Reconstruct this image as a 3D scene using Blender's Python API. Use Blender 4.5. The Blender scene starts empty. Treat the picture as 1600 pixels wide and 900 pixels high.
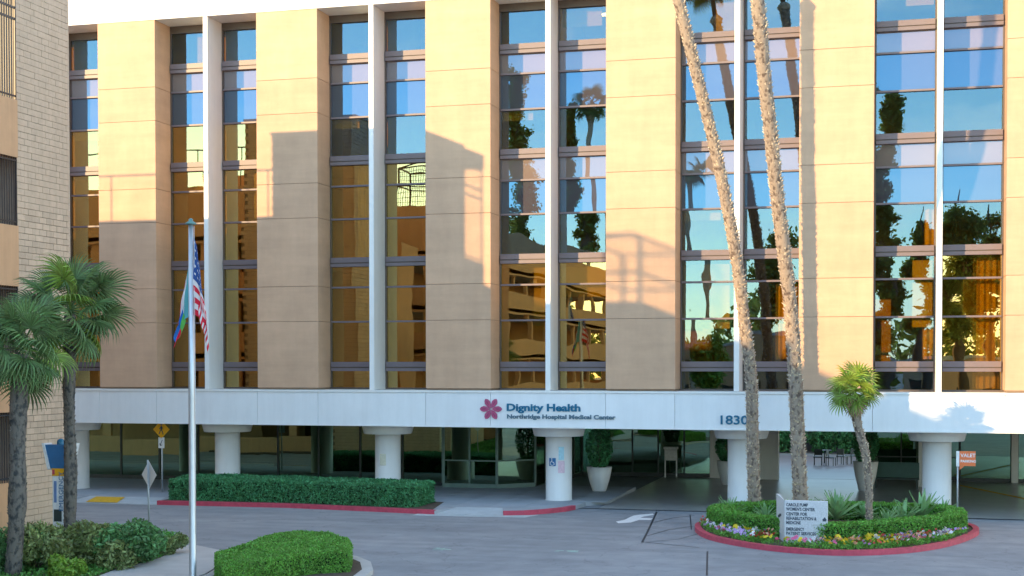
import bpy, bmesh, math, random
import numpy as np
from math import sin, cos, pi, radians, sqrt, atan2
from mathutils import Vector, Matrix
C = bpy.context.scene.collection
random.seed(7); rng = np.random.default_rng(7)

# ------------------------------------------------------------ camera
F, YAW, PITCH, ROLL, CY, D, H = 2234.0, .2633, .0228, -.0008, 616.9, 54.18, 5.7
cam_d = bpy.data.cameras.new('camera'); cam = bpy.data.objects.new('camera', cam_d); C.objects.link(cam)
cam.location = (0, -D, H)
cam.rotation_euler = (Matrix.Rotation(YAW, 3, 'Z') @ Matrix.Rotation(pi/2-PITCH, 3, 'X') @ Matrix.Rotation(ROLL, 3, 'Z')).to_euler()
cam_d.sensor_width = 36; cam_d.lens = 36*F/1600; cam_d.shift_y = (CY-450)/1600
cam_d.clip_end = 3000; cam_d.clip_start = .5
bpy.context.scene.camera = cam

# ------------------------------------------------------------ light
SD = Vector((-.70, -1.0, .28)).normalized()          # towards the sun
EL = math.asin(SD.z); AZ = atan2(SD.x, SD.y)
w = bpy.data.worlds.new('World'); bpy.context.scene.world = w; w.use_nodes = True
nt = w.node_tree; bg = nt.nodes['Background']
sky = nt.nodes.new('ShaderNodeTexSky'); sky.sky_type = 'NISHITA'; sky.sun_disc = False
sky.sun_elevation = EL; sky.sun_rotation = AZ
sky.air_density = .9; sky.dust_density = .0; sky.ozone_density = 1.2
hsv = nt.nodes.new('ShaderNodeHueSaturation'); hsv.inputs['Saturation'].default_value = 1.10; hsv.inputs['Hue'].default_value = .492
nt.links.new(sky.outputs[0], hsv.inputs['Color']); tcw = nt.nodes.new('ShaderNodeTexCoord'); mpw = nt.nodes.new('ShaderNodeMapping'); mpw.inputs['Scale'].default_value = (1.5, 1.5, 9)
cn = nt.nodes.new('ShaderNodeTexNoise'); cn.inputs['Scale'].default_value = 2.2; cn.inputs['Detail'].default_value = 7; cn.inputs['Roughness'].default_value = .6
nt.links.new(tcw.outputs['Generated'], mpw.inputs[0]); nt.links.new(mpw.outputs[0], cn.inputs['Vector'])
cm = nt.nodes.new('ShaderNodeMapRange'); cm.inputs[1].default_value = .50; cm.inputs[2].default_value = .72; cm.inputs[3].default_value = 0; cm.inputs[4].default_value = .55
cx_ = nt.nodes.new('ShaderNodeMix'); cx_.data_type = 'RGBA'; cx_.inputs[7].default_value = (7.5, 7.4, 7.2, 1)
nt.links.new(cn.outputs[0], cm.inputs[0]); nt.links.new(cm.outputs[0], cx_.inputs[0]); nt.links.new(hsv.outputs[0], cx_.inputs[6]); nt.links.new(cx_.outputs[2], bg.inputs[0]); bg.inputs[1].default_value = .15
sl = bpy.data.lights.new('sun', 'SUN'); sl.energy = 2.0; sl.angle = radians(.5); sl.color = (1, .67, .31)
so = bpy.data.objects.new('sun', sl); C.objects.link(so); so.rotation_euler = SD.to_track_quat('Z', 'Y').to_euler()
vs = bpy.context.scene.view_settings
vs.view_transform = 'Standard'; vs.look = 'None'; vs.gamma = 1; vs.exposure = 2.05
bpy.context.scene.cycles.max_bounces = 8; bpy.context.scene.cycles.transparent_max_bounces = 12

# ------------------------------------------------------------ measuring helpers (survey of the place)
def ray(u, v):
    cr, sr = cos(ROLL), sin(ROLL); a = u-800; b = -(v-CY)
    U = a*cr+b*sr; W = -a*sr+b*cr
    cp, sp = cos(PITCH), sin(PITCH)
    fw = F*cp+W*sp; z = -F*sp+W*cp
    c, s = cos(YAW), sin(YAW)
    return U*c-fw*s, U*s+fw*c, z
def at(u, v, Y):
    x, y, z = ray(u, v); t = (D+Y)/y
    return Vector((x*t, Y, z*t+H))
def gr(u, v, z=0):
    x, y, zz = ray(u, v); t = (z-H)/zz
    return (x*t, y*t-D)
def mir(u, v, Y, ym=1.37):
    p = at(u, v, 2*ym-Y); return Vector((p.x, Y, p.z))

# ------------------------------------------------------------ materials
MATS = {}
def nodes(m): return m.node_tree.nodes, m.node_tree.links
def mat(name, col, rough=.7, var=.12, scale=4.0, bump=.0, bscale=40.0, metal=0, trans=0, island=0, spec=.5, var2=None):
    if name in MATS: return MATS[name]
    m = bpy.data.materials.new(name); m.use_nodes = True; n, l = nodes(m); b = n['Principled BSDF']
    b.inputs['Roughness'].default_value = rough; b.inputs['Metallic'].default_value = metal
    b.inputs['Specular IOR Level'].default_value = spec
    tc = n.new('ShaderNodeTexCoord'); geo = n.new('ShaderNodeNewGeometry')
    no = n.new('ShaderNodeTexNoise'); no.inputs['Scale'].default_value = scale; no.inputs['Detail'].default_value = 6; no.inputs['Roughness'].default_value = .65
    l.new(geo.outputs['Position'], no.inputs['Vector'])
    cr = n.new('ShaderNodeValToRGB'); e = cr.color_ramp.elements
    c2 = var2 if var2 else tuple(min(1, c*(1+var)) for c in col)
    e[0].position = .3; e[1].position = .7
    e[0].color = (*[c*(1-var) for c in col], 1); e[1].color = (*c2, 1)
    l.new(no.outputs[0], cr.inputs[0]); out = cr.outputs[0]
    if island:
        hs = n.new('ShaderNodeHueSaturation'); mr = n.new('ShaderNodeMapRange'); mr.inputs[3].default_value = 1-island; mr.inputs[4].default_value = 1+island
        l.new(geo.outputs['Random Per Island'], mr.inputs[0]); l.new(mr.outputs[0], hs.inputs['Value'])
        mh = n.new('ShaderNodeMapRange'); mh.inputs[3].default_value = .485; mh.inputs[4].default_value = .515
        l.new(geo.outputs['Random Per Island'], mh.inputs[0]); l.new(mh.outputs[0], hs.inputs['Hue'])
        l.new(out, hs.inputs['Color']); out = hs.outputs[0]
    l.new(out, b.inputs['Base Color'])
    if bump:
        nb = n.new('ShaderNodeTexNoise'); nb.inputs['Scale'].default_value = bscale; nb.inputs['Detail'].default_value = 4
        l.new(geo.outputs['Position'], nb.inputs['Vector'])
        bp = n.new('ShaderNodeBump'); bp.inputs['Strength'].default_value = bump; bp.inputs['Distance'].default_value = .02
        l.new(nb.outputs[0], bp.inputs['Height']); l.new(bp.outputs[0], b.inputs['Normal'])
    if trans:
        tr = n.new('ShaderNodeBsdfTranslucent'); l.new(out, tr.inputs[0]); mx = n.new('ShaderNodeMixShader'); mx.inputs[0].default_value = trans
        l.new(b.outputs[0], mx.inputs[1]); l.new(tr.outputs[0], mx.inputs[2]); l.new(mx.outputs[0], n['Material Output'].inputs[0])
    MATS[name] = m; return m

def objrand(m, amt):
    """each object of this material gets its own tone"""
    n, l = nodes(m); b = n['Principled BSDF']; lk = b.inputs['Base Color'].links[0]; src = lk.from_socket
    oi = n.new('ShaderNodeObjectInfo'); mr = n.new('ShaderNodeMapRange'); mr.inputs[3].default_value = 1-amt; mr.inputs[4].default_value = 1+amt
    hs = n.new('ShaderNodeHueSaturation'); l.new(oi.outputs['Random'], mr.inputs[0]); l.new(mr.outputs[0], hs.inputs['Value'])
    l.new(src, hs.inputs['Color']); l.new(hs.outputs[0], b.inputs['Base Color'])

def glass(name, refl, tint, gcol=(.92, .9, .86), wob=.012, diff=None, dmix=.5, base=None):
    m = bpy.data.materials.new(name); m.use_nodes = True; n, l = nodes(m); n.remove(n['Principled BSDF'])
    g = n.new('ShaderNodeBsdfGlossy'); g.inputs['Roughness'].default_value = .0; g.inputs[0].default_value = (*gcol, 1)
    geo = n.new('ShaderNodeNewGeometry'); no = n.new('ShaderNodeTexNoise'); no.inputs['Scale'].default_value = .9; no.inputs['Detail'].default_value = 1
    l.new(geo.outputs['Position'], no.inputs['Vector'])
    bp = n.new('ShaderNodeBump'); bp.inputs['Strength'].default_value = 1; bp.inputs['Distance'].default_value = wob
    l.new(no.outputs[0], bp.inputs['Height']); l.new(bp.outputs[0], g.inputs['Normal'])
    if diff: t = n.new('ShaderNodeBsdfDiffuse'); t.inputs[0].default_value = (*diff, 1)
    else: t = n.new('ShaderNodeBsdfTransparent'); t.inputs[0].default_value = (*tint, 1)
    fr = n.new('ShaderNodeLayerWeight'); fr.inputs[0].default_value = .25
    mr = n.new('ShaderNodeMapRange'); mr.inputs[3].default_value = refl; mr.inputs[4].default_value = min(1, refl+.5)
    l.new(fr.outputs['Fresnel'], mr.inputs[0])
    mx = n.new('ShaderNodeMixShader'); l.new(mr.outputs[0], mx.inputs[0]); l.new(t.outputs[0], mx.inputs[1]); l.new(g.outputs[0], mx.inputs[2])
    l.new(mx.outputs[0], n['Material Output'].inputs[0]); MATS[name] = m; return m

M = {}
M['panel'] = mat('facade_panel', (.60, .375, .24), .75, .07, .9, .25, 25); objrand(M['panel'], .035)
M['white'] = mat('white_paint', (.80, .79, .77), .5, .03, 1.2)
M['fascia'] = mat('fascia_white', (.78, .79, .80), .45, .035, .8); objrand(M['fascia'], .02)
M['wallback'] = mat('joint_backing', (.26, .18, .12), .9)
M['mullion'] = mat('anodised_mullion', (.17, .135, .145), .45, .05, 3, metal=0)
M['frame'] = mat('bronze_frame', (.10, .075, .06), .5, .1)
M['vision'] = glass('sky_reflection_glass', .30, (.94, .80, .24), gcol=(.20, .34, .52), wob=.0026)  # bronze window glass, blue of the sky reflection put into its gloss colour
M['gold_reflect'] = glass('gold_reflection_glass', .38, (.94, .80, .24), gcol=(.68, .56, .30), wob=.0026)  # same window glass, gold of the mirrored walls put into its gloss colour
M['spandrel'] = glass('spandrel_glass', .30, None, diff=(.25, .19, .17), gcol=(.18, .32, .46), wob=.001)
M['midpane'] = glass('backed_glass', .34, None, diff=(.09, .08, .10), gcol=(.13, .32, .50), wob=.0012)
M['store'] = glass('green_glass', .34, (.35, .55, .42), gcol=(.50, .66, .46), wob=.0015)
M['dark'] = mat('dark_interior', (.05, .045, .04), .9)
M['interior'] = mat('interior_wall', (.52, .38, .17), .9, .2, .6)
M['ceil'] = mat('ceiling', (.45, .42, .38), .9)
M['curtain'] = mat('curtain', (.80, .62, .30), .9, .12, 6)
M['blind'] = mat('roller_blind', (.62, .55, .48), .9, .04)
M['concrete'] = mat('concrete', (.50, .48, .46), .85, .12, 1.1, .2, 30)
M['walk'] = mat('sidewalk', (.36, .38, .41), .85, .1, .8, .2, 30)
M['walk2'] = mat('ramp_concrete', (.46, .50, .52), .85, .1, 2, .2, 30)
M['porch'] = mat('porch_floor', (.40, .39, .38), .3, .15, .5, .1, 30)
M['red'] = mat('red_kerb', (.50, .06, .10), .6, .2, 5)
M['yellow'] = mat('yellow_paint', (.75, .45, .03), .6, .15, 8)
M['whiteline'] = mat('road_white', (.78, .78, .78), .6, .12, 9)
M['tar'] = mat('tar_seam', (.035, .04, .05), .5)
M['soil'] = mat('soil', (.10, .07, .05), .95, .3, 8, .5, 30)
M['hedge'] = mat('hedge_leaf', (.07, .27, .10), .55, .35, 2.5, trans=.2, island=.45)
M['hedge2'] = mat('clipped_leaf', (.15, .36, .05), .55, .3, 2.5, trans=.2, island=.4)
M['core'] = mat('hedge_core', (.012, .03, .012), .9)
M['shrub'] = mat('shrub_leaf', (.13, .29, .10), .5, .4, 1.5, trans=.25, island=.5)
M['shrub2'] = mat('olive_leaf', (.25, .31, .11), .5, .3, 1.5, trans=.25, island=.5)
M['lime'] = mat('lime_leaf', (.22, .38, .05), .5, .2, 3, trans=.3, island=.3)
M['fan'] = mat('fan_leaf', (.15, .25, .09), .45, .35, 1.6, trans=.35, island=.35); objrand(M['fan'], .35)
M['fanlit'] = mat('lit_fan_leaf', (.24, .36, .06), .45, .3, 2, trans=.35, island=.35)  # brighter copy of the fan leaf, sunlit tone put into the colour
M['deadfan'] = mat('dry_fan_leaf', (.42, .30, .17), .8, .2, 3, trans=.2, island=.2)
M['tree'] = mat('tree_leaf', (.24, .30, .08), .6, .3, .5, trans=.55, island=.5)
M['agave'] = mat('agave_leaf', (.24, .42, .18), .5, .2, 4, trans=.15, island=.3)
M['bark'] = mat('tree_bark', (.12, .09, .07), .9, .3, 6, .5, 20)
M['steel'] = mat('brushed_pole', (.55, .57, .60), .35, .05, 3, metal=.6)
M['galv'] = mat('galvanised', (.42, .44, .46), .5, .08, 3, metal=.3)
M['bronze'] = mat('pole_top', (.12, .25, .24), .4)
M['tan'] = mat('tan_stucco', (.66, .38, .21), .85, .06, 1.5, .2, 40)
M['block'] = mat('split_block', (.64, .47, .34), .9, .08, 3, .6, 22, island=0); objrand(M['block'], .10)
M['mortar'] = mat('mortar', (.26, .21, .17), .9)
M['bar'] = mat('black_metal', (.03, .03, .035), .4)
M['granite'] = mat('granite', (.62, .62, .64), .6, .16, 30)
M['ink'] = mat('ink', (.05, .07, .10), .7)
M['teal'] = mat('teal_lettering', (.0, .13, .24), .5)
M['grey_ink'] = mat('slate_lettering', (.10, .17, .22), .5)
M['pink'] = mat('magenta_emblem', (.42, .07, .17), .5)
M['pink2'] = mat('dark_magenta', (.26, .03, .09), .5)
M['bluesign'] = mat('blue_panel', (.03, .15, .34), .4)
M['yellowsign'] = mat('yellow_sign', (.85, .42, .01), .5, .04)
M['orange'] = mat('orange_sign', (.80, .18, .05), .5, .05)
M['pot'] = mat('pot_glaze', (.78, .78, .79), .5, .04, 3)
M['flag_r'] = mat('flag_red', (.72, .02, .05), .8, .05, trans=.3)
M['flag_w'] = mat('flag_white', (.80, .80, .80), .8, .03, trans=.3)
M['flag_b'] = mat('flag_blue', (.03, .09, .30), .8, .05, trans=.3)
M['flag_b2'] = mat('flag_bright_blue', (.02, .16, .55), .8, .05, trans=.3)
M['flag_g'] = mat('flag_green', (.12, .50, .10), .8, .05, trans=.3)
M['wood'] = mat('dark_furniture', (.03, .05, .05), .5)
M['hill'] = mat('far_ground', (.2, .18, .13), .95)

def asphalt():
    m = bpy.data.materials.new('asphalt'); m.use_nodes = True; n, l = nodes(m); b = n['Principled BSDF']
    b.inputs['Roughness'].default_value = .8
    geo = n.new('ShaderNodeNewGeometry')
    def noise(s, d=6, r=.6):
        x = n.new('ShaderNodeTexNoise'); x.inputs['Scale'].default_value = s; x.inputs['Detail'].default_value = d; x.inputs['Roughness'].default_value = r
        l.new(geo.outputs['Position'], x.inputs['Vector']); return x
    a = noise(.16); c = noise(1.3); e = noise(60, 2)
    cr = n.new('ShaderNodeValToRGB'); cr.color_ramp.elements[0].position = .35; cr.color_ramp.elements[1].position = .68
    cr.color_ramp.elements[0].color = (.235, .25, .27, 1); cr.color_ramp.elements[1].color = (.31, .315, .33, 1); l.new(a.outputs[0], cr.inputs[0])
    m1 = n.new('ShaderNodeMix'); m1.data_type = 'RGBA'; m1.blend_type = 'OVERLAY'; m1.inputs[0].default_value = .28
    l.new(cr.outputs[0], m1.inputs[6]); l.new(c.outputs[0], m1.inputs[7])
    m2 = n.new('ShaderNodeMix'); m2.data_type = 'RGBA'; m2.blend_type = 'OVERLAY'; m2.inputs[0].default_value = .35
    l.new(m1.outputs[2], m2.inputs[6]); l.new(e.outputs[0], m2.inputs[7])
    # long faint tyre and weather streaks along the drive
    ms_ = n.new('ShaderNodeMapping'); ms_.inputs['Scale'].default_value = (.10, 1.1, 1); ms_.inputs['Rotation'].default_value = (0, 0, -.12); l.new(geo.outputs['Position'], ms_.inputs[0])
    st_ = n.new('ShaderNodeTexNoise'); st_.inputs['Scale'].default_value = 1.0; st_.inputs['Detail'].default_value = 5; l.new(ms_.outputs[0], st_.inputs['Vector'])
    sr = n.new('ShaderNodeMapRange'); sr.inputs[1].default_value = .38; sr.inputs[2].default_value = .62; sr.inputs[3].default_value = .90; sr.inputs[4].default_value = 1.05; l.new(st_.outputs[0], sr.inputs[0])
    m4 = n.new('ShaderNodeMix'); m4.data_type = 'RGBA'; m4.blend_type = 'MULTIPLY'; m4.inputs[0].default_value = 1; l.new(m2.outputs[2], m4.inputs[6]); l.new(sr.outputs[0], m4.inputs[7]); m2 = m4
    # hairline cracks
    v = n.new('ShaderNodeTexVoronoi'); v.feature = 'DISTANCE_TO_EDGE'; v.inputs['Scale'].default_value = .22
    wv = noise(.8, 3); mixv = n.new('ShaderNodeMix'); mixv.data_type = 'VECTOR'; mixv.inputs[0].default_value = .55
    l.new(geo.outputs['Position'], mixv.inputs[4]); l.new(wv.outputs['Color'], mixv.inputs[5])
    va = n.new('ShaderNodeVectorMath'); va.operation = 'MULTIPLY_ADD'; va.inputs[1].default_value = (2.2, 2.2, 2.2)
    l.new(wv.outputs['Color'], va.inputs[0]); l.new(geo.outputs['Position'], va.inputs[2]); l.new(va.outputs[0], v.inputs['Vector'])
    mr = n.new('ShaderNodeMapRange'); mr.inputs[1].default_value = .0; mr.inputs[2].default_value = .010; mr.inputs[3].default_value = .78; mr.inputs[4].default_value = 1
    l.new(v.outputs[0], mr.inputs[0])
    m3 = n.new('ShaderNodeMix'); m3.data_type = 'RGBA'; m3.blend_type = 'MULTIPLY'; m3.inputs[0].default_value = 1
    l.new(m2.outputs[2], m3.inputs[6]); l.new(mr.outputs[0], m3.inputs[7]); l.new(m3.outputs[2], b.inputs['Base Color'])
    bp = n.new('ShaderNodeBump'); bp.inputs['Strength'].default_value = .3; bp.inputs['Distance'].default_value = .01
    l.new(e.outputs[0], bp.inputs['Height']); l.new(bp.outputs[0], b.inputs['Normal'])
    return m
M['asphalt'] = asphalt()

def palmbark(name, c1, c2, scale):
    m = bpy.data.materials.new(name); m.use_nodes = True; n, l = nodes(m); b = n['Principled BSDF']; b.inputs['Roughness'].default_value = .9
    geo = n.new('ShaderNodeNewGeometry'); v = n.new('ShaderNodeTexNoise'); v.inputs['Scale'].default_value = scale; v.inputs['Detail'].default_value = 3
    mp = n.new('ShaderNodeMapping'); mp.inputs['Scale'].default_value = (1, 1, .65); l.new(geo.outputs['Position'], mp.inputs[0]); l.new(mp.outputs[0], v.inputs['Vector'])
    cr = n.new('ShaderNodeValToRGB'); cr.color_ramp.elements[0].position = .36; cr.color_ramp.elements[1].position = .50
    cr.color_ramp.elements[0].color = (*c2, 1); cr.color_ramp.elements[1].color = (*c1, 1)
    l.new(v.outputs[0], cr.inputs[0])
    hs = n.new('ShaderNodeHueSaturation'); mr = n.new('ShaderNodeMapRange'); mr.inputs[3].default_value = .7; mr.inputs[4].default_value = 1.2
    l.new(geo.outputs['Random Per Island'], mr.inputs[0]); l.new(mr.outputs[0], hs.inputs['Value']); l.new(cr.outputs[0], hs.inputs['Color'])
    l.new(hs.outputs[0], b.inputs['Base Color'])
    bp = n.new('ShaderNodeBump'); bp.inputs['Strength'].default_value = .8; bp.inputs['Distance'].default_value = .04
    l.new(v.outputs[0], bp.inputs['Height']); l.new(bp.outputs[0], b.inputs['Normal'])
    return m
M['tallbark'] = palmbark('pale_palm_bark', (.58, .47, .36), (.15, .09, .06), 13)
M['underbark'] = palmbark('grey_palm_bark', (.28, .22, .17), (.10, .07, .055), 9)
M['boot'] = mat('leaf_boot', (.54, .43, .32), .85, .15, 6, island=.4)
M['fibre'] = palmbark('fibrous_palm_bark', (.16, .14, .12), (.05, .05, .05), 8)

def streaks(m, amt, sx=2.2, sz=.12):
    n, l = nodes(m); b = n['Principled BSDF']; src = b.inputs['Base Color'].links[0].from_socket
    geo = n.new('ShaderNodeNewGeometry'); mp = n.new('ShaderNodeMapping'); mp.inputs['Scale'].default_value = (sx, sx, sz)
    no = n.new('ShaderNodeTexNoise'); no.inputs['Scale'].default_value = 1.6; no.inputs['Detail'].default_value = 7; no.inputs['Roughness'].default_value = .7
    l.new(geo.outputs['Position'], mp.inputs[0]); l.new(mp.outputs[0], no.inputs['Vector'])
    mr = n.new('ShaderNodeMapRange'); mr.inputs[1].default_value = .35; mr.inputs[2].default_value = .65; mr.inputs[3].default_value = 1-amt; mr.inputs[4].default_value = 1+amt*.3
    l.new(no.outputs[0], mr.inputs[0]); mx = n.new('ShaderNodeMix'); mx.data_type = 'RGBA'; mx.blend_type = 'MULTIPLY'; mx.inputs[0].default_value = 1
    l.new(src, mx.inputs[6]); l.new(mr.outputs[0], mx.inputs[7]); l.new(mx.outputs[2], b.inputs['Base Color'])
streaks(M['panel'], .06, .9); streaks(M['panel'], .09, .12, 1.1); streaks(M['fascia'], .05, 1.2); streaks(M['white'], .05, 1.5); streaks(M['tan'], .08); streaks(M['block'], .08)

# ------------------------------------------------------------ mesh helpers
def tag(o, label=None, cat=None, group=None, kind=None):
    if label: o['label'] = label
    if cat: o['category'] = cat
    if group: o['group'] = group
    if kind: o['kind'] = kind
    return o
def empty(name, loc=(0, 0, 0), label=None, cat=None, group=None, rz=0):
    o = bpy.data.objects.new(name, None); C.objects.link(o); o.location = loc; o.rotation_euler.z = rz
    return tag(o, label, cat, group)
def link(name, me, parent=None, loc=(0, 0, 0), rot=(0, 0, 0), scale=(1, 1, 1)):
    o = bpy.data.objects.new(name, me); C.objects.link(o); o.location = loc; o.rotation_euler = rot; o.scale = scale
    if parent: o.parent = parent
    return o
class MB:
    def __init__(s): s.v = []; s.f = []; s.mi = []; s.cur = 0; s.sm = False; s.smf = []
    def face(s, idx): s.f.append(idx); s.mi.append(s.cur); s.smf.append(s.sm)
    def box(s, x0, x1, y0, y1, z0, z1):
        b = len(s.v)
        s.v += [(x0, y0, z0), (x1, y0, z0), (x1, y1, z0), (x0, y1, z0), (x0, y0, z1), (x1, y0, z1), (x1, y1, z1), (x0, y1, z1)]
        for q in ((0, 3, 2, 1), (4, 5, 6, 7), (0, 1, 5, 4), (1, 2, 6, 5), (2, 3, 7, 6), (3, 0, 4, 7)): s.face(tuple(b+i for i in q))
        return s
    def prism(s, pts, z0, z1, zt=None):
        b = len(s.v); n = len(pts)
        s.v += [(p[0], p[1], z0) for p in pts]+[(p[0], p[1], z1 if zt is None else zt[i]) for i, p in enumerate(pts)]
        for i in range(n):
            j = (i+1) % n; s.face((b+i, b+j, b+n+j, b+n+i))
        s.face(tuple(b+n+i for i in range(n))); s.face(tuple(b+n-1-i for i in range(n)))
        return s
    def sheet(s, pts, z):
        b = len(s.v); s.v += [(p[0], p[1], z if len(p) < 3 else p[2]) for p in pts]; s.face(tuple(b+i for i in range(len(pts)))); return s
    def tube(s, pts, rad, seg=10, cap=True, jit=0):
        b = len(s.v); n = len(pts)
        if not hasattr(rad, '__len__'): rad = [rad]*n
        for i, p in enumerate(pts):
            p = Vector(p); a = Vector(pts[max(0, i-1)]); c = Vector(pts[min(n-1, i+1)]); t = (c-a).normalized()
            ref = Vector((0, 1, 0)) if abs(t.y) < .9 else Vector((1, 0, 0))
            u = t.cross(ref).normalized(); w_ = t.cross(u)
            for k in range(seg):
                th = 2*pi*k/seg; r = rad[i]*(1+random.uniform(-jit, jit)); q = p+(u*cos(th)+w_*sin(th))*r; s.v.append(tuple(q))
        sm = s.sm; s.sm = True
        for i in range(n-1):
            for k in range(seg):
                k2 = (k+1) % seg; s.face((b+i*seg+k, b+i*seg+k2, b+(i+1)*seg+k2, b+(i+1)*seg+k))
        s.sm = sm
        if cap: s.face(tuple(b+k for k in range(seg))[::-1]); s.face(tuple(b+(n-1)*seg+k for k in range(seg)))
        return s
    def lathe(s, cx, cy, prof, seg=32):
        return s.tube([(cx, cy, z) for r, z in prof], [r for r, z in prof], seg) if all(prof[i][1] < prof[i+1][1] for i in range(len(prof)-1)) else s._l(cx, cy, prof, seg)
    def _l(s, cx, cy, prof, seg):
        b = len(s.v)
        for r, z in prof:
            for k in range(seg): th = 2*pi*k/seg; s.v.append((cx+r*cos(th), cy+r*sin(th), z))
        sm = s.sm; s.sm = True
        for i in range(len(prof)-1):
            for k in range(seg): k2 = (k+1) % seg; s.face((b+i*seg+k, b+i*seg+k2, b+(i+1)*seg+k2, b+(i+1)*seg+k))
        s.sm = sm; return s
    def mesh(s, name, mats):
        me = bpy.data.meshes.new(name); me.from_pydata(s.v, [], s.f)
        for m in (mats if isinstance(mats, (list, tuple)) else [mats]): me.materials.append(m)
        me.polygons.foreach_set('material_index', s.mi); me.polygons.foreach_set('use_smooth', s.smf); me.update(); return me
    def build(s, name, mats, parent=None, **k): return link(name, s.mesh(name, mats), parent, **k)

def bevel(me, w_=.01, seg=1):
    bm = bmesh.new(); bm.from_mesh(me); bmesh.ops.bevel(bm, geom=bm.edges[:], offset=w_, segments=seg, affect='EDGES', profile=.5); bm.to_mesh(me); bm.free(); me.update(); return me
def smooth_loop(pts, n=6):
    """closed Catmull-Rom"""
    out = []; N = len(pts)
    for i in range(N):
        p0, p1, p2, p3 = [np.array(pts[(i+k-1) % N], float) for k in range(4)]
        for j in range(n):
            t = j/n; out.append(tuple(.5*((2*p1)+(-p0+p2)*t+(2*p0-5*p1+4*p2-p3)*t*t+(-p0+3*p1-3*p2+p3)*t**3)))
    return out
def inset(pts, d):
    """move a closed outline inwards by d (list or number)"""
    N = len(pts); ar = sum(pts[i][0]*pts[(i+1) % N][1]-pts[(i+1) % N][0]*pts[i][1] for i in range(N)); sg = 1 if ar > 0 else -1
    o = []
    for i in range(N):
        a = pts[i-1]; c = pts[(i+1) % N]; tx, ty = c[0]-a[0], c[1]-a[1]; L = sqrt(tx*tx+ty*ty) or 1
        dd = d(pts[i]) if callable(d) else d; o.append((pts[i][0]-ty/L*sg*dd, pts[i][1]+tx/L*sg*dd))
    return o
def leaves(name, P, size, mats, N=None, jitter=.9, elong=1.6, parent=None, core=None, coremat=None):
    """one mesh of many small folded leaves at the points P"""
    n = len(P); sz = size*(rng.uniform(.6, 1.3, n))[:, None]
    nrm = rng.normal(size=(n, 3)); nrm /= np.linalg.norm(nrm, axis=1)[:, None]
    if N is not None: nrm = N*(1-jitter*.5)+nrm*jitter; nrm /= np.linalg.norm(nrm, axis=1)[:, None]
    t = rng.normal(size=(n, 3)); t -= (t*nrm).sum(1)[:, None]*nrm; t /= np.linalg.norm(t, axis=1)[:, None]
    b = np.cross(nrm, t)
    V = np.stack([P-t*sz*elong*.5, P+b*sz*.45+nrm*sz*.12, P+t*sz*elong*.5, P-b*sz*.45+nrm*sz*.12], 1).reshape(-1, 3)
    me = bpy.data.meshes.new(name); nv = len(V); cv = []; cf = []
    if core: cv, cf = core.v, core.f
    if cv: V = np.vstack([V, np.array(cv)])
    loops = np.arange(4*n); ls = [4*i for i in range(n)]; lt = [4]*n
    L = loops.tolist(); pos = 4*n
    for f in cf: ls.append(pos); lt.append(len(f)); L += [nv+i for i in f]; pos += len(f)
    me.vertices.add(len(V)); me.vertices.foreach_set('co', V.astype('f4').ravel())
    me.loops.add(len(L)); me.loops.foreach_set('vertex_index', L)
    me.polygons.add(len(ls)); me.polygons.foreach_set('loop_start', ls); me.polygons.foreach_set('loop_total', lt)
    me.materials.append(mats)
    if core: me.materials.append(coremat or M['core']); me.polygons.foreach_set('material_index', [0]*n+[1]*len(cf))
    me.update(calc_edges=True); me.validate()
    return link(name, me, parent)
def poly_area_pts(poly, n):
    poly = np.array(poly); mn, mx = poly.min(0), poly.max(0); out = []
    while len(out) < n:
        q = rng.uniform(mn, mx, (n*2, 2)); inside = np.zeros(len(q), bool); j = len(poly)-1
        for i in range(len(poly)):
            xi, yi = poly[i]; xj, yj = poly[j]
            c = ((yi > q[:, 1]) != (yj > q[:, 1])) & (q[:, 0] < (xj-xi)*(q[:, 1]-yi)/(yj-yi+1e-12)+xi); inside ^= c; j = i
        out += q[inside].tolist()
    return np.array(out[:n])
def hedge_pts(poly, z0, z1, dens, lump=.02):
    """points over the sides and top of a clipped hedge"""
    P = []; N = []; poly = list(poly); n = len(poly)
    ar = sum(poly[i][0]*poly[(i+1) % n][1]-poly[(i+1) % n][0]*poly[i][1] for i in range(n)); sg = 1 if ar > 0 else -1
    zf = z1 if callable(z1) else (lambda x, y: z1)
    for i in range(n):
        a = np.array(poly[i]); b = np.array(poly[(i+1) % n]); L = np.linalg.norm(b-a)
        if L < 1e-4: continue
        zt = zf(*((a+b)/2)); k = int(L*(zt-z0)*dens)+1; t = rng.uniform(0, 1, k)[:, None]; q = a+(b-a)*t
        nn = np.array([(b-a)[1], -(b-a)[0]])/L*sg
        zz = rng.uniform(z0, zt, k); P.append(np.column_stack([q+nn*rng.normal(0, lump, k)[:, None], zz])); N.append(np.tile([nn[0], nn[1], .2], (k, 1)))
    A = abs(ar)/2; k = int(A*dens); q = poly_area_pts(poly, k); zz = np.array([zf(x, y) for x, y in q])
    P.append(np.column_stack([q, zz+rng.normal(0, lump, k)])); N.append(np.tile([0, 0, 1.], (k, 1)))
    P = np.vstack(P); N = np.vstack(N)
    P[:, 2] += .03*np.sin(P[:, 0]*2.3)*np.sin(P[:, 1]*2.9+1)*(P[:, 2] > z0+.2)
    return P, N
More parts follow.
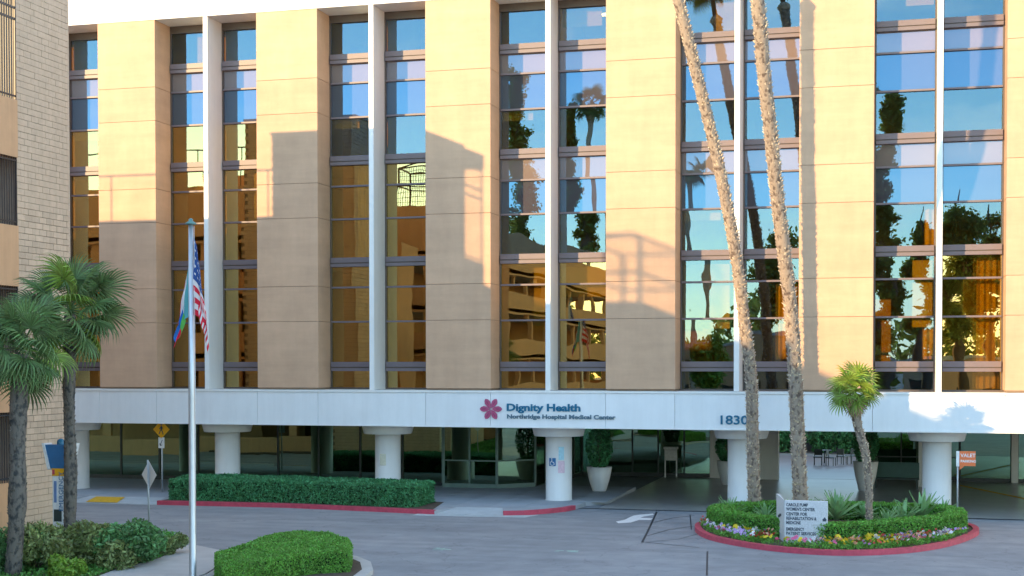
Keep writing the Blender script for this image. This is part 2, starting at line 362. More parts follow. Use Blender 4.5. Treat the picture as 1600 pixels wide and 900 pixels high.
def text(name, s, size, mat_, parent, loc, rot=(pi/2, 0, 0), ext=.02, bold=0, width=None, align='LEFT', spacing=1):
    cu = bpy.data.curves.new(name, 'FONT'); cu.body = s; cu.size = size; cu.extrude = ext; cu.offset = bold; cu.align_x = align; cu.space_character = spacing
    cu.resolution_u = 3
    to = bpy.data.objects.new('t', cu); C.objects.link(to); dg = bpy.context.evaluated_depsgraph_get(); dg.update()
    me = bpy.data.meshes.new_from_object(to.evaluated_get(dg)); C.objects.unlink(to); bpy.data.objects.remove(to)
    me.materials.clear(); me.materials.append(mat_)
    o = link(name, me, parent, loc, rot)
    if width:
        xs = [v.co.x for v in me.vertices]; wd = max(xs)-min(xs); o.scale.x = width/wd
    return o

# ============================================================ SETTING
def struct(name, mb, m, **k): return tag(mb.build(name, m, **k), kind='structure')
struct('asphalt_road', MB().sheet([(-400, -700), (400, -700), (400, 300), (-400, 300)], 0), M['asphalt'])

# kerbed sidewalk in front of the hospital
kerbA = [(-60, -2.9), (-32.6, -2.9), (-32.4, -1.4), (-29.0, -1.3), (-28.6, -2.7), (-23.0, -2.5), (-19.5, -2.95), (-16.7, -3.4), (-16.3, -2.0), (-14.5, -1.8), (-14.1, -3.1), (-13.4, -2.8), (-12.7, -2.0), (-12.2, -1.1), (-12.0, -.3), (-11.9, 1.2), (-11.2, 2.2), (-11.2, 8.5), (-15.4, 8.5), (-15.4, 9.2), (-60, 9.2)]
side = struct('sidewalk', MB().prism(kerbA, -.05, .15), M['walk'])
# concrete slabs scored into the walk, each its own piece
k = 0
slab = MB()
for i in range(9):
    x = -16.0+i*.0
for x in np.arange(-19.2, -11.4, 1.35):
    for y in np.arange(-1.6, 5.6, 1.5):
        if x+1.33 > -11.95 and y < 1.2: continue
        MB().box(x, x+1.325, y, y+1.475, .14, .162).build('paving_slab', M['walk'], side)
for x in np.arange(-40, -32.7, 1.5): MB().box(x, x+1.47, -1.3, .2, .14, .162).build('paving_slab', M['walk'], side)
struct('ramp', MB().prism([(-16.69, -3.38), (-14.11, -3.08), (-14.49, -1.81), (-16.29, -2.01)], .0, .15, zt=[.022, .022, .156, .156]), M['walk2'])
struct('ramp', MB().prism([(-32.58, -2.88), (-28.62, -2.70), (-29.01, -1.31), (-32.39, -1.41)], .0, .15, zt=[.022, .022, .156, .156]), M['walk2'])
struct('gutter', MB().prism([(-17.4, -3.85), (-13.2, -3.5), (-12.9, -2.6), (-13.2, -2.75), (-14.1, -3.12), (-16.7, -3.42), (-17.4, -3.32)], .0, .012), M['walk2'])
tact = [gr(140, 785, .05), gr(187, 785, .05), gr(205, 777, .12), gr(155, 777, .12)]
tact = [(-31.8, -2.75, .05), (-30.4, -2.7, .05), (-30.7, -1.55, .16), (-32.0, -1.6, .16)]
ty = MB(); ty.sheet(tact, 0)
for i in range(9):
    for j in range(8):
        a = Vector(tact[0]).lerp(Vector(tact[1]), (i+.5)/9); b = Vector(tact[3]).lerp(Vector(tact[2]), (i+.5)/9); p = a.lerp(b, (j+.5)/8)
        ty.box(p.x-.02, p.x+.02, p.y-.02, p.y+.02, p.z, p.z+.008)
tag(ty.build('tactile_paving', M['yellow']), 'yellow tactile warning pad with raised domes on the kerb ramp left of the long hedge', 'tactile pad')
def kerb(name, pts, m, w_=.16, h=.165, **kw):
    mb = MB(); n = len(pts)
    nrm = []
    for i in range(n):
        a = pts[max(0, i-1)]; c = pts[min(n-1, i+1)]; tx, ty_ = c[0]-a[0], c[1]-a[1]; L = sqrt(tx*tx+ty_*ty_); nrm.append((ty_/L, -tx/L))
    for i in range(n-1):
        o0 = (pts[i][0]+nrm[i][0]*.02, pts[i][1]+nrm[i][1]*.02); o1 = (pts[i+1][0]+nrm[i+1][0]*.02, pts[i+1][1]+nrm[i+1][1]*.02)
        i0 = (pts[i][0]-nrm[i][0]*w_, pts[i][1]-nrm[i][1]*w_); i1 = (pts[i+1][0]-nrm[i+1][0]*w_, pts[i+1][1]-nrm[i+1][1]*w_)
        mb.prism([o0, o1, i1, i0], -.02, h)
    return mb.build(name, m, **kw)
tag(kerb('red_kerb', [(-28.6, -2.7), (-23.0, -2.5), (-19.5, -2.95), (-16.7, -3.4)], M['red'], h=.17), kind='structure')
tag(kerb('red_kerb', [(-14.1, -3.1), (-13.4, -2.8), (-12.7, -2.0), (-12.2, -1.1), (-12.0, -.3)], M['red'], h=.17), kind='structure')
tag(kerb('kerb', [(-60, -2.9), (-32.6, -2.9)], M['concrete'], h=.17), kind='structure')

# porch floor and its drain line
struct('porch_floor', MB().prism([(-11.21, .3), (25, .3), (25, 45), (-11.21, 45)], -.02, .008), M['porch'])
struct('floor_joint', MB().sheet([(-12.0, .10), (25, .10), (25, .32), (-11.9, .32)], .013), M['tar'])
MBp = MB().sheet([gr(1500, 759), gr(1700, 800), gr(1700, 802.5), gr(1500, 761)], .014)
tag(MBp.build('painted_line', M['yellow']), kind='structure')

# arrow and seams on the asphalt
a0 = Vector((-9.75, -3.75)); 
arrow = MB(); 
def asheet(pts): arrow.sheet([gr(*p) for p in pts], .006)
asheet([(962, 815.5), (976, 812.5), (984, 808.5), (990, 806), (1001, 804.5), (1020, 803), (1022, 805), (1006, 807.5), (1000, 809.5), (1020, 810.5), (1016, 813), (998, 813), (985, 817), (966, 818)])
tag(arrow.build('road_arrow', M['whiteline']), 'white painted direction arrow on the asphalt before the entrance porch', 'road marking')
def seam(pts, w_=.05):
    mb = MB()
    for a, b in zip(pts[:-1], pts[1:]):
        a = Vector(gr(*a)); b = Vector(gr(*b)); d = (b-a).normalized(); n = Vector((-d.y, d.x))*w_
        mb.sheet([tuple(a-n), tuple(b-n), tuple(b+n), tuple(a+n)], .005)
    return tag(mb.build('tar_seam', M['tar']), kind='structure')
seam([(1026, 800), (1015, 824), (1003, 848)], .035); seam([(1003, 847), (1040, 851), (1092, 856)], .03)
seam([(1010, 838), (1045, 828), (1088, 822)], .025); seam([(1003, 848), (1060, 843), (1090, 835)], .02); seam([(1020, 817), (1050, 810), (1085, 806)], .03)
seam([(1078, 805), (1080, 828)], .02); seam([(1105, 862), (1104, 900)], .025)
for (u, v) in ((695, 858), (888, 861)):
    p = gr(u, v); q = MB()
    for i in range(9):
        a = random.uniform(-.35, .35); b = random.uniform(-.3, .3); s_ = random.uniform(.03, .09)
        q.sheet([(p[0]+a-s_*2, p[1]+b-s_), (p[0]+a+s_*2, p[1]+b-s_*.6), (p[0]+a+s_*1.5, p[1]+b+s_), (p[0]+a-s_, p[1]+b+s_*.8)], .005+i*.0003)
    tag(q.build('paint_smear', mat('pale_green_paint', (.35, .50, .45), .7)), kind='structure')

# left planting bed, path and small foreground island
bedL = [(-40, -11.2), (-30, -10.9), (-24.5, -10.9), (-22.2, -12.6), (-21.0, -14.8), (-20.3, -17.5), (-20.3, -20), (-19.6, -24), (-21, -30), (-40, -30)]
struct('planting_bed', MB().prism(bedL, -.05, .10), M['soil'])
path = [(-22.2, -12.6), (-21.0, -14.6), (-19.1, -15.75), (-18.2, -17.5), (-17.6, -20), (-17.3, -26), (-20.2, -26), (-19.6, -24), (-20.3, -20), (-20.3, -17.5), (-21.0, -14.8)]
pth = struct('footpath', MB().prism([(-20.99, -14.8), (-20.6, -14.7), (-19.1, -15.75), (-18.2, -17.5), (-17.6, -20), (-17.3, -30), (-20.95, -30), (-19.59, -24), (-20.29, -20), (-20.29, -17.5)], -.05, .13), M['concrete'])
isl_f = [(-19.05, -15.8), (-17.6, -15.0), (-16.2, -15.0), (-15.0, -15.7), (-14.2, -16.7), (-13.6, -18.1), (-13.3, -19.8), (-13.1, -26), (-17.25, -26), (-17.55, -20), (-18.15, -17.5)]
struct('front_island', MB().prism(isl_f, -.05, .125), M['concrete'])
struct('island_soil', MB().sheet(inset(isl_f, .3), .13), M['soil'])

# ============================================================ HOSPITAL
X0 = 1.447; B = 7.3
hosp = empty('hospital_building', (0, 0, 0), 'long beige and white hospital block with tall bronze windows above a white canopy band', 'building')
FX = {i: X0+B*i for i in range(-6, 4)}
joints = [4.66, 7.37, 8.80, 11.58, 12.99, 15.84, 17.24, 20.03]
for i in range(-6, 3):
    xa, xb = FX[i]+2.294, FX[i+1]-2.322
    for a, b in zip(joints[:-1], joints[1:]):
        me = MB().box(xa, xb, 0, 1.36, a+.007, b-.007 if b < 20 else b).mesh('facade_panel', M['panel']); bevel(me, .004)
        link('facade_panel', me, hosp)
    MB().box(xa+.03, xb-.03, .05, 1.5, 4.6, 20.0).build('panel_backing', M['wallback'], hosp)
for i in range(-6, 4):
    MB().box(FX[i]-.0985, FX[i]+.0985, -.004, 1.36, 4.595, 20.03).build('fin', M['white'], hosp)
xl, xr = FX[-6]-3, FX[3]+2.32
MB().box(xl, xr, -.03, 1.6, 20.032, 23.2).build('parapet', M['white'], hosp)
MB().box(xl, xr, 1.6, 25, 22, 22.4).build('roof', M['ceil'], hosp)
MB().box(xl, xr, 24.6, 25, 3.3, 22).build('back_wall', M['panel'], hosp)
# canopy band
fj = sorted([FX[i]+2.294 for i in range(-6, 3)]+[FX[i]-2.322 for i in range(-5, 4)])
fj = [xl]+fj+[xr]
for a, b in zip(fj[:-1], fj[1:]):
    me = MB().box(a+.006, b-.006, -.05, .6, 3.17, 4.50).mesh('fascia_panel', M['fascia']); bevel(me, .006); link('fascia_panel', me, hosp)
MB().box(xl, xr, -.09, 1.34, 4.504, 4.585).build('ledge', M['white'], hosp)
MB().box(xl, xr, -.08, .05, 3.13, 3.168).build('drip_edge', M['white'], hosp)
MB().box(xl, xr, -.0, 24.6, 3.20, 3.32).build('porch_ceiling', M['ceil'], hosp)
MB().box(xl, xr, 1.30, 1.6, 4.5, 4.66).build('sill', M['frame'], hosp)

# interior behind the windows
for z in (5.60, 9.92, 14.11, 18.29): MB().box(xl, xr, 1.72, 24.5, z-.12, z+.12).build('floor_slab', M['ceil'], hosp)
MB().box(xl, xr, 6.2, 6.4, 3.4, 22).build('inner_wall', M['interior'], hosp)
for i in range(-6, 4):
    MB().box(FX[i]-.07, FX[i]+.07, 1.75, 6.2, 3.4, 22).build('partition_wall', M['interior'], hosp)
# windows
TH = [(5.34, 5.72), (9.65, 10.03), (13.84, 14.22), (18.02, 18.40)]
THIN = [7.38, 8.80, 11.62, 12.98, 15.80, 17.22]
random.seed(21)
for i in range(-5, 3):
    for sdn, (a, b) in enumerate(((FX[i]-2.322, FX[i]-.0985), (FX[i]+.0985, FX[i]+2.294))):
        win = MB(); win.box(a, a+.06, 1.30, 1.42, 4.66, 20.03); win.box(b-.06, b, 1.30, 1.42, 4.66, 20.03); win.box(a, b, 1.31, 1.42, 19.72, 20.03)
        wo = win.build('window', M['frame'], hosp)
        for z0, z1 in TH:
            MB().box(a+.06, b-.06, 1.20, 1.5, z0+.17, z1).build('spandrel_beam', M['mullion'], wo)
            MB().box(a+.06, b-.06, 1.24, 1.5, z0+.125, z0+.17).build('beam_groove', M['frame'], wo)
            MB().box(a+.06, b-.06, 1.185, 1.5, z0, z0+.125).build('beam_lip', M['mullion'], wo)
        for z in THIN: MB().box(a+.06, b-.06, 1.27, 1.46, z-.035, z+.035).build('mullion', M['mullion'], wo)
        edges = [(4.66, 5.34, 'v'), (5.72, 7.345, 'v'), (7.415, 8.765, 'v'), (8.835, 9.65, 's'), (10.03, 11.585, 'v'), (11.655, 12.945, 'm'), (13.015, 13.84, 's'),
                 (14.22, 15.765, 'v'), (15.835, 17.185, 'm'), (17.255, 18.02, 's'), (18.40, 19.72, 'v')]
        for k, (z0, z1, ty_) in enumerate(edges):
            if (z1 < 13.9 and i < -2) or (z1 < 9.9 and i == -2) or (z1 < 15.8 and i < -3) or (z1 < 9.9 and i == 0 and sdn == 1): mt = M['gold_reflect']  # panes whose golden reflection is painted by the glass colour
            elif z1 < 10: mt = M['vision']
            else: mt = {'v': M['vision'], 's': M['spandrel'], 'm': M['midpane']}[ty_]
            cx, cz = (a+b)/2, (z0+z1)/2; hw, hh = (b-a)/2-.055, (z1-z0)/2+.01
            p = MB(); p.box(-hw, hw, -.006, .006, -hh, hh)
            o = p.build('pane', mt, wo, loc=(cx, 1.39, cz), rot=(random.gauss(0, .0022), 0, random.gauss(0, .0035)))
        # blinds and curtains
        for (fz, cz) in ((14.22, 18.0), (10.03, 13.8), (5.72, 9.6), (18.4, 21.0)):
            r = random.random()
            if r < .55:
                c0 = a+.1 if random.random() < .5 else (a+b)/2+random.uniform(-.2, .3); hgt = random.choice([.9, 1.3, 2.0, 2.6])
                MB().box(c0, min(b-.1, c0+random.uniform(.9, 1.9)), 1.60, 1.62, max(fz+.1, cz-hgt), cz-.1).build('blind', M['blind'], wo)
def curtain(x0, x1, z0, z1, y=1.85):
    mb = MB(); n = int((x1-x0)/.03)
    for i in range(n+1):
        x = x0+(x1-x0)*i/n; yy = y+.05*sin(i*.9)+.02*sin(i*2.3)
        mb.v += [(x, yy, z0), (x, yy, z1)]
        if i: j = 2*i; mb.sm = True; mb.face((j-2, j, j+1, j-1))
    return mb.build('curtain', M['curtain'], hosp)
curtain(FX[0]+1.25, FX[0]+2.2, 4.7, 9.6); curtain(FX[0]-.55, FX[0]-.12, 5.8, 9.6); curtain(FX[-4]+1.6, FX[-4]+2.2, 10.1, 12.8)
curtain(FX[0]-.5, FX[0]-.12, 10.1, 13.8); curtain(FX[-1]+1.3, FX[-1]+2.2, 5.8, 8.7); curtain(FX[-3]-1.3, FX[-3]-.12, 10.1, 13.8)
MB().box(FX[0]+.9, FX[0]+2.25, 1.9, 1.93, 7.4, 8.8).build('blind', M['curtain'], hosp)
# ceiling light tube seen in the top window
em = bpy.data.materials.new('tube_light'); em.use_nodes = True; em.node_tree.nodes['Principled BSDF'].inputs['Emission Color'].default_value = (1, .95, .9, 1); em.node_tree.nodes['Principled BSDF'].inputs['Emission Strength'].default_value = 5
MB().box(-11.9, -10.6, 3.0, 3.15, 19.75, 19.82).build('ceiling_light', em, hosp)

# columns under the canopy
for i in range(-5, 3):
    c = MB(); c.tube([(FX[i], 1.85, z) for z in (.1, .16, .18, 2.78)], [.55, .55, .53, .53], 40)
    co = c.build('column', M['white'], hosp)
    c = MB(); c._l(FX[i], 1.85, [(.3, 2.74), (.98, 2.74), (1.0, 2.77), (1.08, 3.08), (1.08, 3.19), (.2, 3.19)], 40); c.build('capital', M['white'], co)

# ground-floor glazing
def glazing(p0, p1, z0, z1, n, transom=None, mt='store', fm='frame2', name='shopfront'):
    p0, p1 = Vector(p0), Vector(p1); d = p1-p0; L = d.length; ang = atan2(d.y, d.x)
    root = MB(); root.box(0, L, -.05, .05, z0, z0+.18)
    o = root.build(name, M[fm], hosp, loc=(p0.x, p0.y, 0), rot=(0, 0, ang))
    MB().box(0, L, -.05, .05, z1-.1, z1).build('head_rail', M[fm], o)
    for i in range(n+1):
        x = L*i/n; MB().box(x-.035, x+.035, -.07, .07, z0+.18, z1-.1).build('mullion', M[fm], o)
    for i in range(n):
        rows = [(z0+.18, z1-.1)] if not transom else [(z0+.18, transom-.03), (transom+.03, z1-.1)]
        if transom: MB().box(L*i/n+.035, L*(i+1)/n-.035, -.05, .05, transom-.03, transom+.03).build('mullion', M[fm], o)
        for a, b in rows:
            MB().box(-L/n/2+.03, L/n/2-.03, -.006, .006, (a-b)/2, (b-a)/2).build('pane', M[mt], o, loc=(L*(i+.5)/n, 0, (a+b)/2), rot=(random.gauss(0, .004), 0, random.gauss(0, .01)))
    return o
M['frame2'] = mat('green_bronze_frame', (.16, .24, .21), .45)
M['frame3'] = mat('dark_frame', (.04, .05, .05), .45)
glazing((-44, 7.0), (-19.6, 7.0), .15, 3.2, 12, None, fm='frame3')
glazing((-19.6, 7.0), (-19.5, 6.4), .15, 3.2, 1)
glazing((-19.5, 6.4), (-17.0, 6.3), .15, 3.2, 2, 1.35)
glazing((-17.0, 6.3), (-15.6, 7.6), .15, 3.2, 1, 1.35)
glazing((-15.6, 7.6), (-15.4, 16.5), .0, 3.2, 5, None, fm='frame3')
glazing((-15.4, 16.5), (-8.9, 16.5), .0, 3.2, 5, None, fm='frame3')
glazing((-1.2, 17.6), (3.0, 17.6), .0, 3.2, 3, 1.1, fm='frame3')
glazing((2.9, 17.0), (5.2, 17.0), .0, 3.2, 1, None, fm='frame3')
glazing((5.5, 17.0), (16, 17.0), .0, 3.2, 5, None, fm='frame3')
MB().box(5.2, 5.5, 16.7, 17.1, 0, 3.2).build('post', M['white'], hosp)
MB().box(-6.6, -5.55, 15.8, 16.6, 0, 3.2).build('pillar', M['white'], hosp)
MB().box(.95, 1.2, 13.5, 13.8, 0, 3.2).build('post', M['white'], hosp)
MB().box(-8.9, -8.2, 16.3, 16.6, 0, 3.2).build('pillar', M['white'], hosp)
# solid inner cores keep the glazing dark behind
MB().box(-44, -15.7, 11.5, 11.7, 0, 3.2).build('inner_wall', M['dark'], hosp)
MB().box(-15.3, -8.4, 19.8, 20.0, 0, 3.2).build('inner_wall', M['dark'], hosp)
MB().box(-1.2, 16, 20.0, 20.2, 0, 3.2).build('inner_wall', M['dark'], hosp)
MB().box(-8.3, -8.1, 16.6, 24.5, 0, 3.2).build('inner_wall', M['interior'], hosp)
MB().box(-1.3, -1.1, 17.7, 24.5, 0, 3.2).build('inner_wall', M['interior'], hosp)
MB().box(-12, 4, 38, 38.3, 0, 3.4).build('garden_wall', mat('garden_wall', (.09, .10, .11), .9), hosp)
MB().box(-8.1, -1.3, 16.8, 34, .010, .014).build('passage_floor', mat('passage_floor', (.34, .28, .28), .3, .1, .5), hosp)

# wall sign and street number
sg = empty('wall_sign', (0, -.05, 0), 'Dignity Health sign with pink flower emblem and teal letters on the canopy band', 'sign')
Y = -.062
text('lettering', 'Dignity Health', .39, M['teal'], sg, (-14.82, -.025, 3.80), bold=.013, width=2.96)
text('lettering', 'Northridge Hospital Medical Center', .225, M['grey_ink'], sg, (-14.80, -.025, 3.50), bold=.008, width=4.33)
em_ = empty('emblem', (-15.44, -.02, 3.86)); em_.parent = sg
for k in range(6):
    th = pi*k/3+pi/6*0+(.0)
    c = []
    for t in np.linspace(0, 1, 9):
        c.append((t*.42, .085*sin(pi*min(1, t*1.02))*(1.3 if t > .4 else 1)))
    pts = [(.03, 0), (.16, .085), (.30, .115), (.40, .075), (.46, 0), (.40, -.075), (.30, -.115), (.16, -.085)]
    ang = pi/3*k
    mb = MB(); n = len(pts); base = [(x*cos(ang)-y*sin(ang), x*sin(ang)+y*cos(ang)) for x, y in pts]
    mb.v = [(x, -.03, z) for x, z in base]+[(x, .0, z) for x, z in base]
    mb.face(tuple(range(n))[::-1]); mb.face(tuple(range(n, 2*n)))
    for q in range(n): mb.face((q, (q+1) % n, n+(q+1) % n, n+q))
    mb.build('petal', M['pink'], em_)
    mb = MB(); pts2 = [(.16, 0), (.24, .018), (.33, .022), (.36, 0), (.33, -.022), (.24, -.018)]; base = [(x*cos(ang)-y*sin(ang), x*sin(ang)+y*cos(ang)) for x, y in pts2]; n = 6
    mb.v = [(x, -.036, z) for x, z in base]; mb.face(tuple(range(n))[::-1]); 
    mb.build('petal_vein', M['pink2'], em_)
nm = empty('house_number', (0, -.05, 0), 'dark blue street number 18300 on the canopy band behind the leaning palm', 'house number')
text('lettering', '18300', .47, M['teal'], nm, (-6.54, -.025, 3.36), bold=.008, width=1.32)
# small signs on the columns
def plate(name, cx, cy, r, az, z0, z1, w_, m, label, cat='sign', parent=None):
    """thin plate wrapped on a round column"""
    mb = MB(); n = 6; rr = r+.012
    for i in range(n+1):
        th = az+(i/n-.5)*w_/rr; mb.v += [(cx+rr*cos(th), cy+rr*sin(th), z0), (cx+rr*cos(th), cy+rr*sin(th), z1)]
        if i: j = 2*i; mb.face((j-2, j, j+1, j-1))
    bm_ = mb.v[:]; o = mb.build(name, m); so_ = o.modifiers.new('s', 'SOLIDIFY'); so_.thickness = .012; so_.offset = 0
    return tag(o, label, cat)
ca = -pi/2
cx = FX[-2]
plate('access_sign', cx, 1.85, .53, ca-.12-.15, 1.55, 1.87, .30, M['bluesign'], 'small blue wheelchair access sign on the round column under the wall sign')
pb = MB()
pl = plate('notice', cx, 1.85, .53, ca+.42, 1.28, 1.75, .26, mat('pink_notice', (.70, .50, .58), .6, .15, 12), 'pink and white notice stuck on the column beside the blue access sign', 'notice')
plate('notice', cx, 1.85, .53, ca+.42, 1.80, 2.32, .22, mat('cyan_notice', (.38, .62, .72), .6, .15, 10), 'pale cyan strip notice high on the column beside the blue access sign', 'notice')
plate('notice', FX[-3], 1.85, .53, ca-.05, 1.45, 1.92, .26, mat('cream_notice', (.70, .68, .55), .6, .1, 15), 'cream notice on the round column behind the long hedge', 'notice')
# wheelchair symbol
ws = MB(); 
def onc(x, z, e=.02):
    th = ca-.27+x/.55; return (cx+(.53+e)*cos(th), 1.85+(.53+e)*sin(th), z)
ws.tube([onc(.09*cos(t)-.0, 1.66+.085*sin(t)) for t in np.linspace(1.9, 6.0, 10)], .014, 5)
ws.tube([onc(-.02, 1.82), onc(-.01, 1.71), onc(.06, 1.70), onc(.10, 1.61)], .018, 5); ws.tube([onc(-.02, 1.835), onc(-.02, 1.86)], .03, 6)
ws.build('wheelchair_symbol', M['whiteline'], bpy.data.objects['access_sign'])

# ============================================================ PARKING GARAGE (left, casts the long shadow)
gar = empty('parking_garage', (0, 0, 0), 'tan parking structure with block stair tower and barred openings at the left edge', 'building')
GX, GY = -26.8, -11.65; TOP = 18.25; YB = -14.62; YT = -15.75
# block tower: mortar body + single blocks on the east face
MB().box(-32.95, GX-.05, YB, GY-.05, 0, TOP).build('tower_core', M['mortar'], gar)
MB().box(-33.0, GX+.02, YB, GY+.02, TOP, TOP+.12).build('coping', M['concrete'], gar)
blk = MB().box(-.05, 0, -.194, .194, .006, .193).mesh('block', M['block']); bevel(blk, .008)
blkh = MB().box(-.05, 0, -.092, .092, .006, .193).mesh('half_block', M['block']); bevel(blkh, .008)
cnt = 0; rest = MB()
rows = int(TOP/.2); ncol = 7
vis = []
Wd = GY-YB; bl = Wd/7.5
for r in range(rows):
    z = r*.2
    off = 0 if r % 2 else .5
    x = 0; cells = []
    if off: cells.append((0, .5))
    p = off
    while p < 7.49:
        q = min(7.5, p+1); cells.append((p, q)); p = q
    for (p, q) in cells:
        y0, y1 = YB+p*bl+.004, YB+q*bl-.004
        if q == 7.5: y1 = GY+.0
        e = random.uniform(-.006, .008)
        if cnt < 300 and z > 2.2 and z < 10.6 and (q-p) > .6:
            o = link('block', blk, gar, (GX+e, (y0+y1)/2, z)); o.scale = (1, (y1-y0)/.388, 1); cnt += 1
        else:
            rest.box(GX-.05+e, GX+e, y0, y1, z+.006, z+.193)
tag(rest.build('blocks', M['block'], gar), kind='stuff')
nf = MB()
for r in range(rows):
    z = r*.2; x = -32.95+(.2 if r % 2 else 0)
    while x < GX-.06:
        x1 = min(x+.4, GX-.06); nf.box(x+.004, x1-.004, GY-.05, GY+random.uniform(-.004, .006), z+.006, z+.193); x += .4
tag(nf.build('north_blocks', M['block'], gar), kind='stuff')
# landing bay of the stair tower: tan spandrels and barred openings
op = [(1.95, 4.15), (6.0, 8.1), (10.0, 12.15), (13.95, 17.7)]
zz = 0
for a, b in op+[(TOP, TOP)]:
    me = MB().box(-32.9, GX+.04, YT, YB-.004, zz, a).mesh('spandrel_wall', M['tan']); link('spandrel_wall', me, gar); zz = b
MB().box(-32.9, -32.7, YT, YB-.004, 0, TOP).build('inner_wall', M['tan'], gar)
MB().box(-32.7, -27.7, YT-.1, YT, 0, TOP).build('sun_screen_wall', M['tan'], gar)  # unseen wall added to keep the sun off the tower's inner face
for a, b in op:
    fr = MB(); fr.box(GX-.04, GX+.0, YT, YT+.05, a, b); fr.box(GX-.04, GX+.0, YB-.055, YB-.005, a, b); fr.box(GX-.04, GX, YT, YB, a+.1, a+.15); fr.box(GX-.04, GX, YT, YB, b-.12, b-.07)
    if b-a > 3: fr.box(GX-.04, GX, YT, YB, b-.9, b-.83); fr.box(GX-.04, GX, YT, YB, b-1.25, b-1.18)
    fo = fr.build('grille', M['bar'], gar)
    for y in np.arange(YT+.12, YB-.08, .125): MB().box(GX-.03, GX-.01, y-.01, y+.01, a, b).build('bar', M['bar'], fo)
    MB().box(-30.5, -28.0, YT+.2, YB-.3, a, a+.9).build('stair_flight', M['concrete'], gar)
# main decks behind
GT = 14.95
def deck(x0, x1, y0, y1, nm_='deck'):
    for z in (3.1, 6.2, 9.3, 12.4): MB().box(x0, x1, y0, y1, z-.25, z).build('deck_slab', M['concrete'], gar)
    for z0, z1 in ((0, 1.0), (2.7, 4.2), (5.8, 7.3), (8.9, 10.4), (12.0, GT)):
        mb = MB(); mb.box(x0, x1, y1-.2, y1, z0, z1); mb.box(x1-.2, x1, y0, y1-.2, z0, z1); mb.box(x0, x1-.2, y0, y0+.2, z0, z1); mb.box(x0, x0+.2, y0+.2, y1-.2, z0, z1)
        mb.build('parapet_wall', M['tan'], gar)
    MB().box(x0+6, x1-6 if x1-x0 > 14 else x1-2, y0+3, y1-3, 0, GT-2.6).build('sun_stop_core', M['tan'], gar)  # core added to block low sun passing through the open decks
    for x in np.arange(x0+.5, x1, 6): MB().box(x-.25, x+.25, y1-.5, y1-.22, 0, 12).build('pier', M['tan'], gar)
    for y in np.arange(y0+1, y1, 6): MB().box(x1-.5, x1-.22, y-.25, y+.25, 0, 12).build('pier', M['tan'], gar)
deck(-60, -32.96, -24.66, GY)
deck(-32.95, -31.2, -24.66, YT-.02)
deck(-60, GX, -92, -24.67)
MB().box(GX-.45, GX+.02, -38.75, -38.15, GT, GT+.75).build('parapet_pier', M['tan'], gar)
MB().box(-35, -34, GY-6, GY-3, GT, 16.0).build('rooftop_shed', M['tan'], gar)
# roof cage of railings
cg = MB(); x0, x1, y0, y1 = -29.3, -26.9, -27.3, -24.8
for x in (x0, x1):
    for y in (y0, y1): cg.box(x-.05, x+.05, y-.05, y+.05, GT, GT+2.5)
for z in (GT+1.1, GT+2.45): 
    cg.box(x0, x1, y0-.03, y0+.03, z, z+.08); cg.box(x0, x1, y1-.03, y1+.03, z, z+.08); cg.box(x0-.03, x0+.03, y0, y1, z, z+.08); cg.box(x1-.03, x1+.03, y0, y1, z, z+.08)
cg.tube([(x0, y1, GT+2.5), ((x0+x1)/2, (y0+y1)/2, GT+3.0), (x1, y0, GT+2.5)], .06, 6)
for k in range(18):
    cg.box(x0+(x1-x0)*k/18-.012, x0+(x1-x0)*k/18+.012, y1-.01, y1+.01, GT, GT+2.45); cg.box(x1-.01, x1+.01, y0+(y1-y0)*k/18-.012, y0+(y1-y0)*k/18+.012, GT, GT+2.45)
for k in range(10):
    z = GT+.25*k; cg.box(x0, x1, y1-.01, y1+.01, z, z+.02); cg.box(x1-.01, x1+.01, y0, y1, z, z+.02)
cg.build('roof_cage', M['bar'], gar)
# handrail on the deck parapet
rl = MB(); rl.box(-50, -32.96, GY-.15, GY-.10, GT+1.9, GT+1.96)
for x in np.arange(-50, -33, 2.4): rl.box(x-.02, x+.02, GY-.15, GY-.11, GT, GT+1.9)
rl.build('roof_rail', M['bar'], gar)

# ============================================================ PALMS
def spline(pts, n=12):
    out = []; P = [Vector(p) for p in pts]; P = [P[0]*2-P[1]]+P+[P[-1]*2-P[-2]]
    for i in range(1, len(P)-2):
        for j in range(n):
            t = j/n; p0, p1, p2, p3 = P[i-1:i+3]
            out.append(.5*((2*p1)+(-p0+p2)*t+(2*p0-5*p1+4*p2-p3)*t*t+(-p0+3*p1-3*p2+p3)*t**3))
    out.append(P[-2]); return out
def fan_mesh(name, m, R=.62, seg=26, arc=4.9, pet=.6, droop=.35, width=.05):
    """one fan leaf: petiole along +x then split segments radiating from its end"""
    mb = MB(); mb.tube([(0, 0, 0), (pet*.5, 0, .02), (pet, 0, 0)], [.018, .013, .01], 5, cap=False)
    for k in range(seg):
        th = (k/(seg-1)-.5)*arc; L = R*(1-.30*(abs(th)/(arc/2))**2)*random.uniform(.92, 1.05); b = len(mb.v)
        d = Vector((cos(th), sin(th), 0)); s_ = Vector((-sin(th), cos(th), 0)); o = Vector((pet, 0, 0))
        w0 = width*R
        for t, ww, z in ((0.02, .15, 0), (.35, .9, .03), (.65, 1.0, -.02*droop), (.85, .55, -.16*droop), (1.0, .05, -.42*droop)):
            p = o+d*L*t; zz_ = z*R*1.2+.10*R*(1-abs(th)/(arc/2)*1.3)*t
            mb.v += [tuple(p-s_*w0*ww+Vector((0, 0, zz_))), tuple(p+Vector((0, 0, zz_-.018*ww))), tuple(p+s_*w0*ww+Vector((0, 0, zz_)))]
        for q in range(4):
            j = b+q*3; mb.face((j, j+1, j+4, j+3)); mb.face((j+1, j+2, j+5, j+4))
    return mb.mesh(name, m)
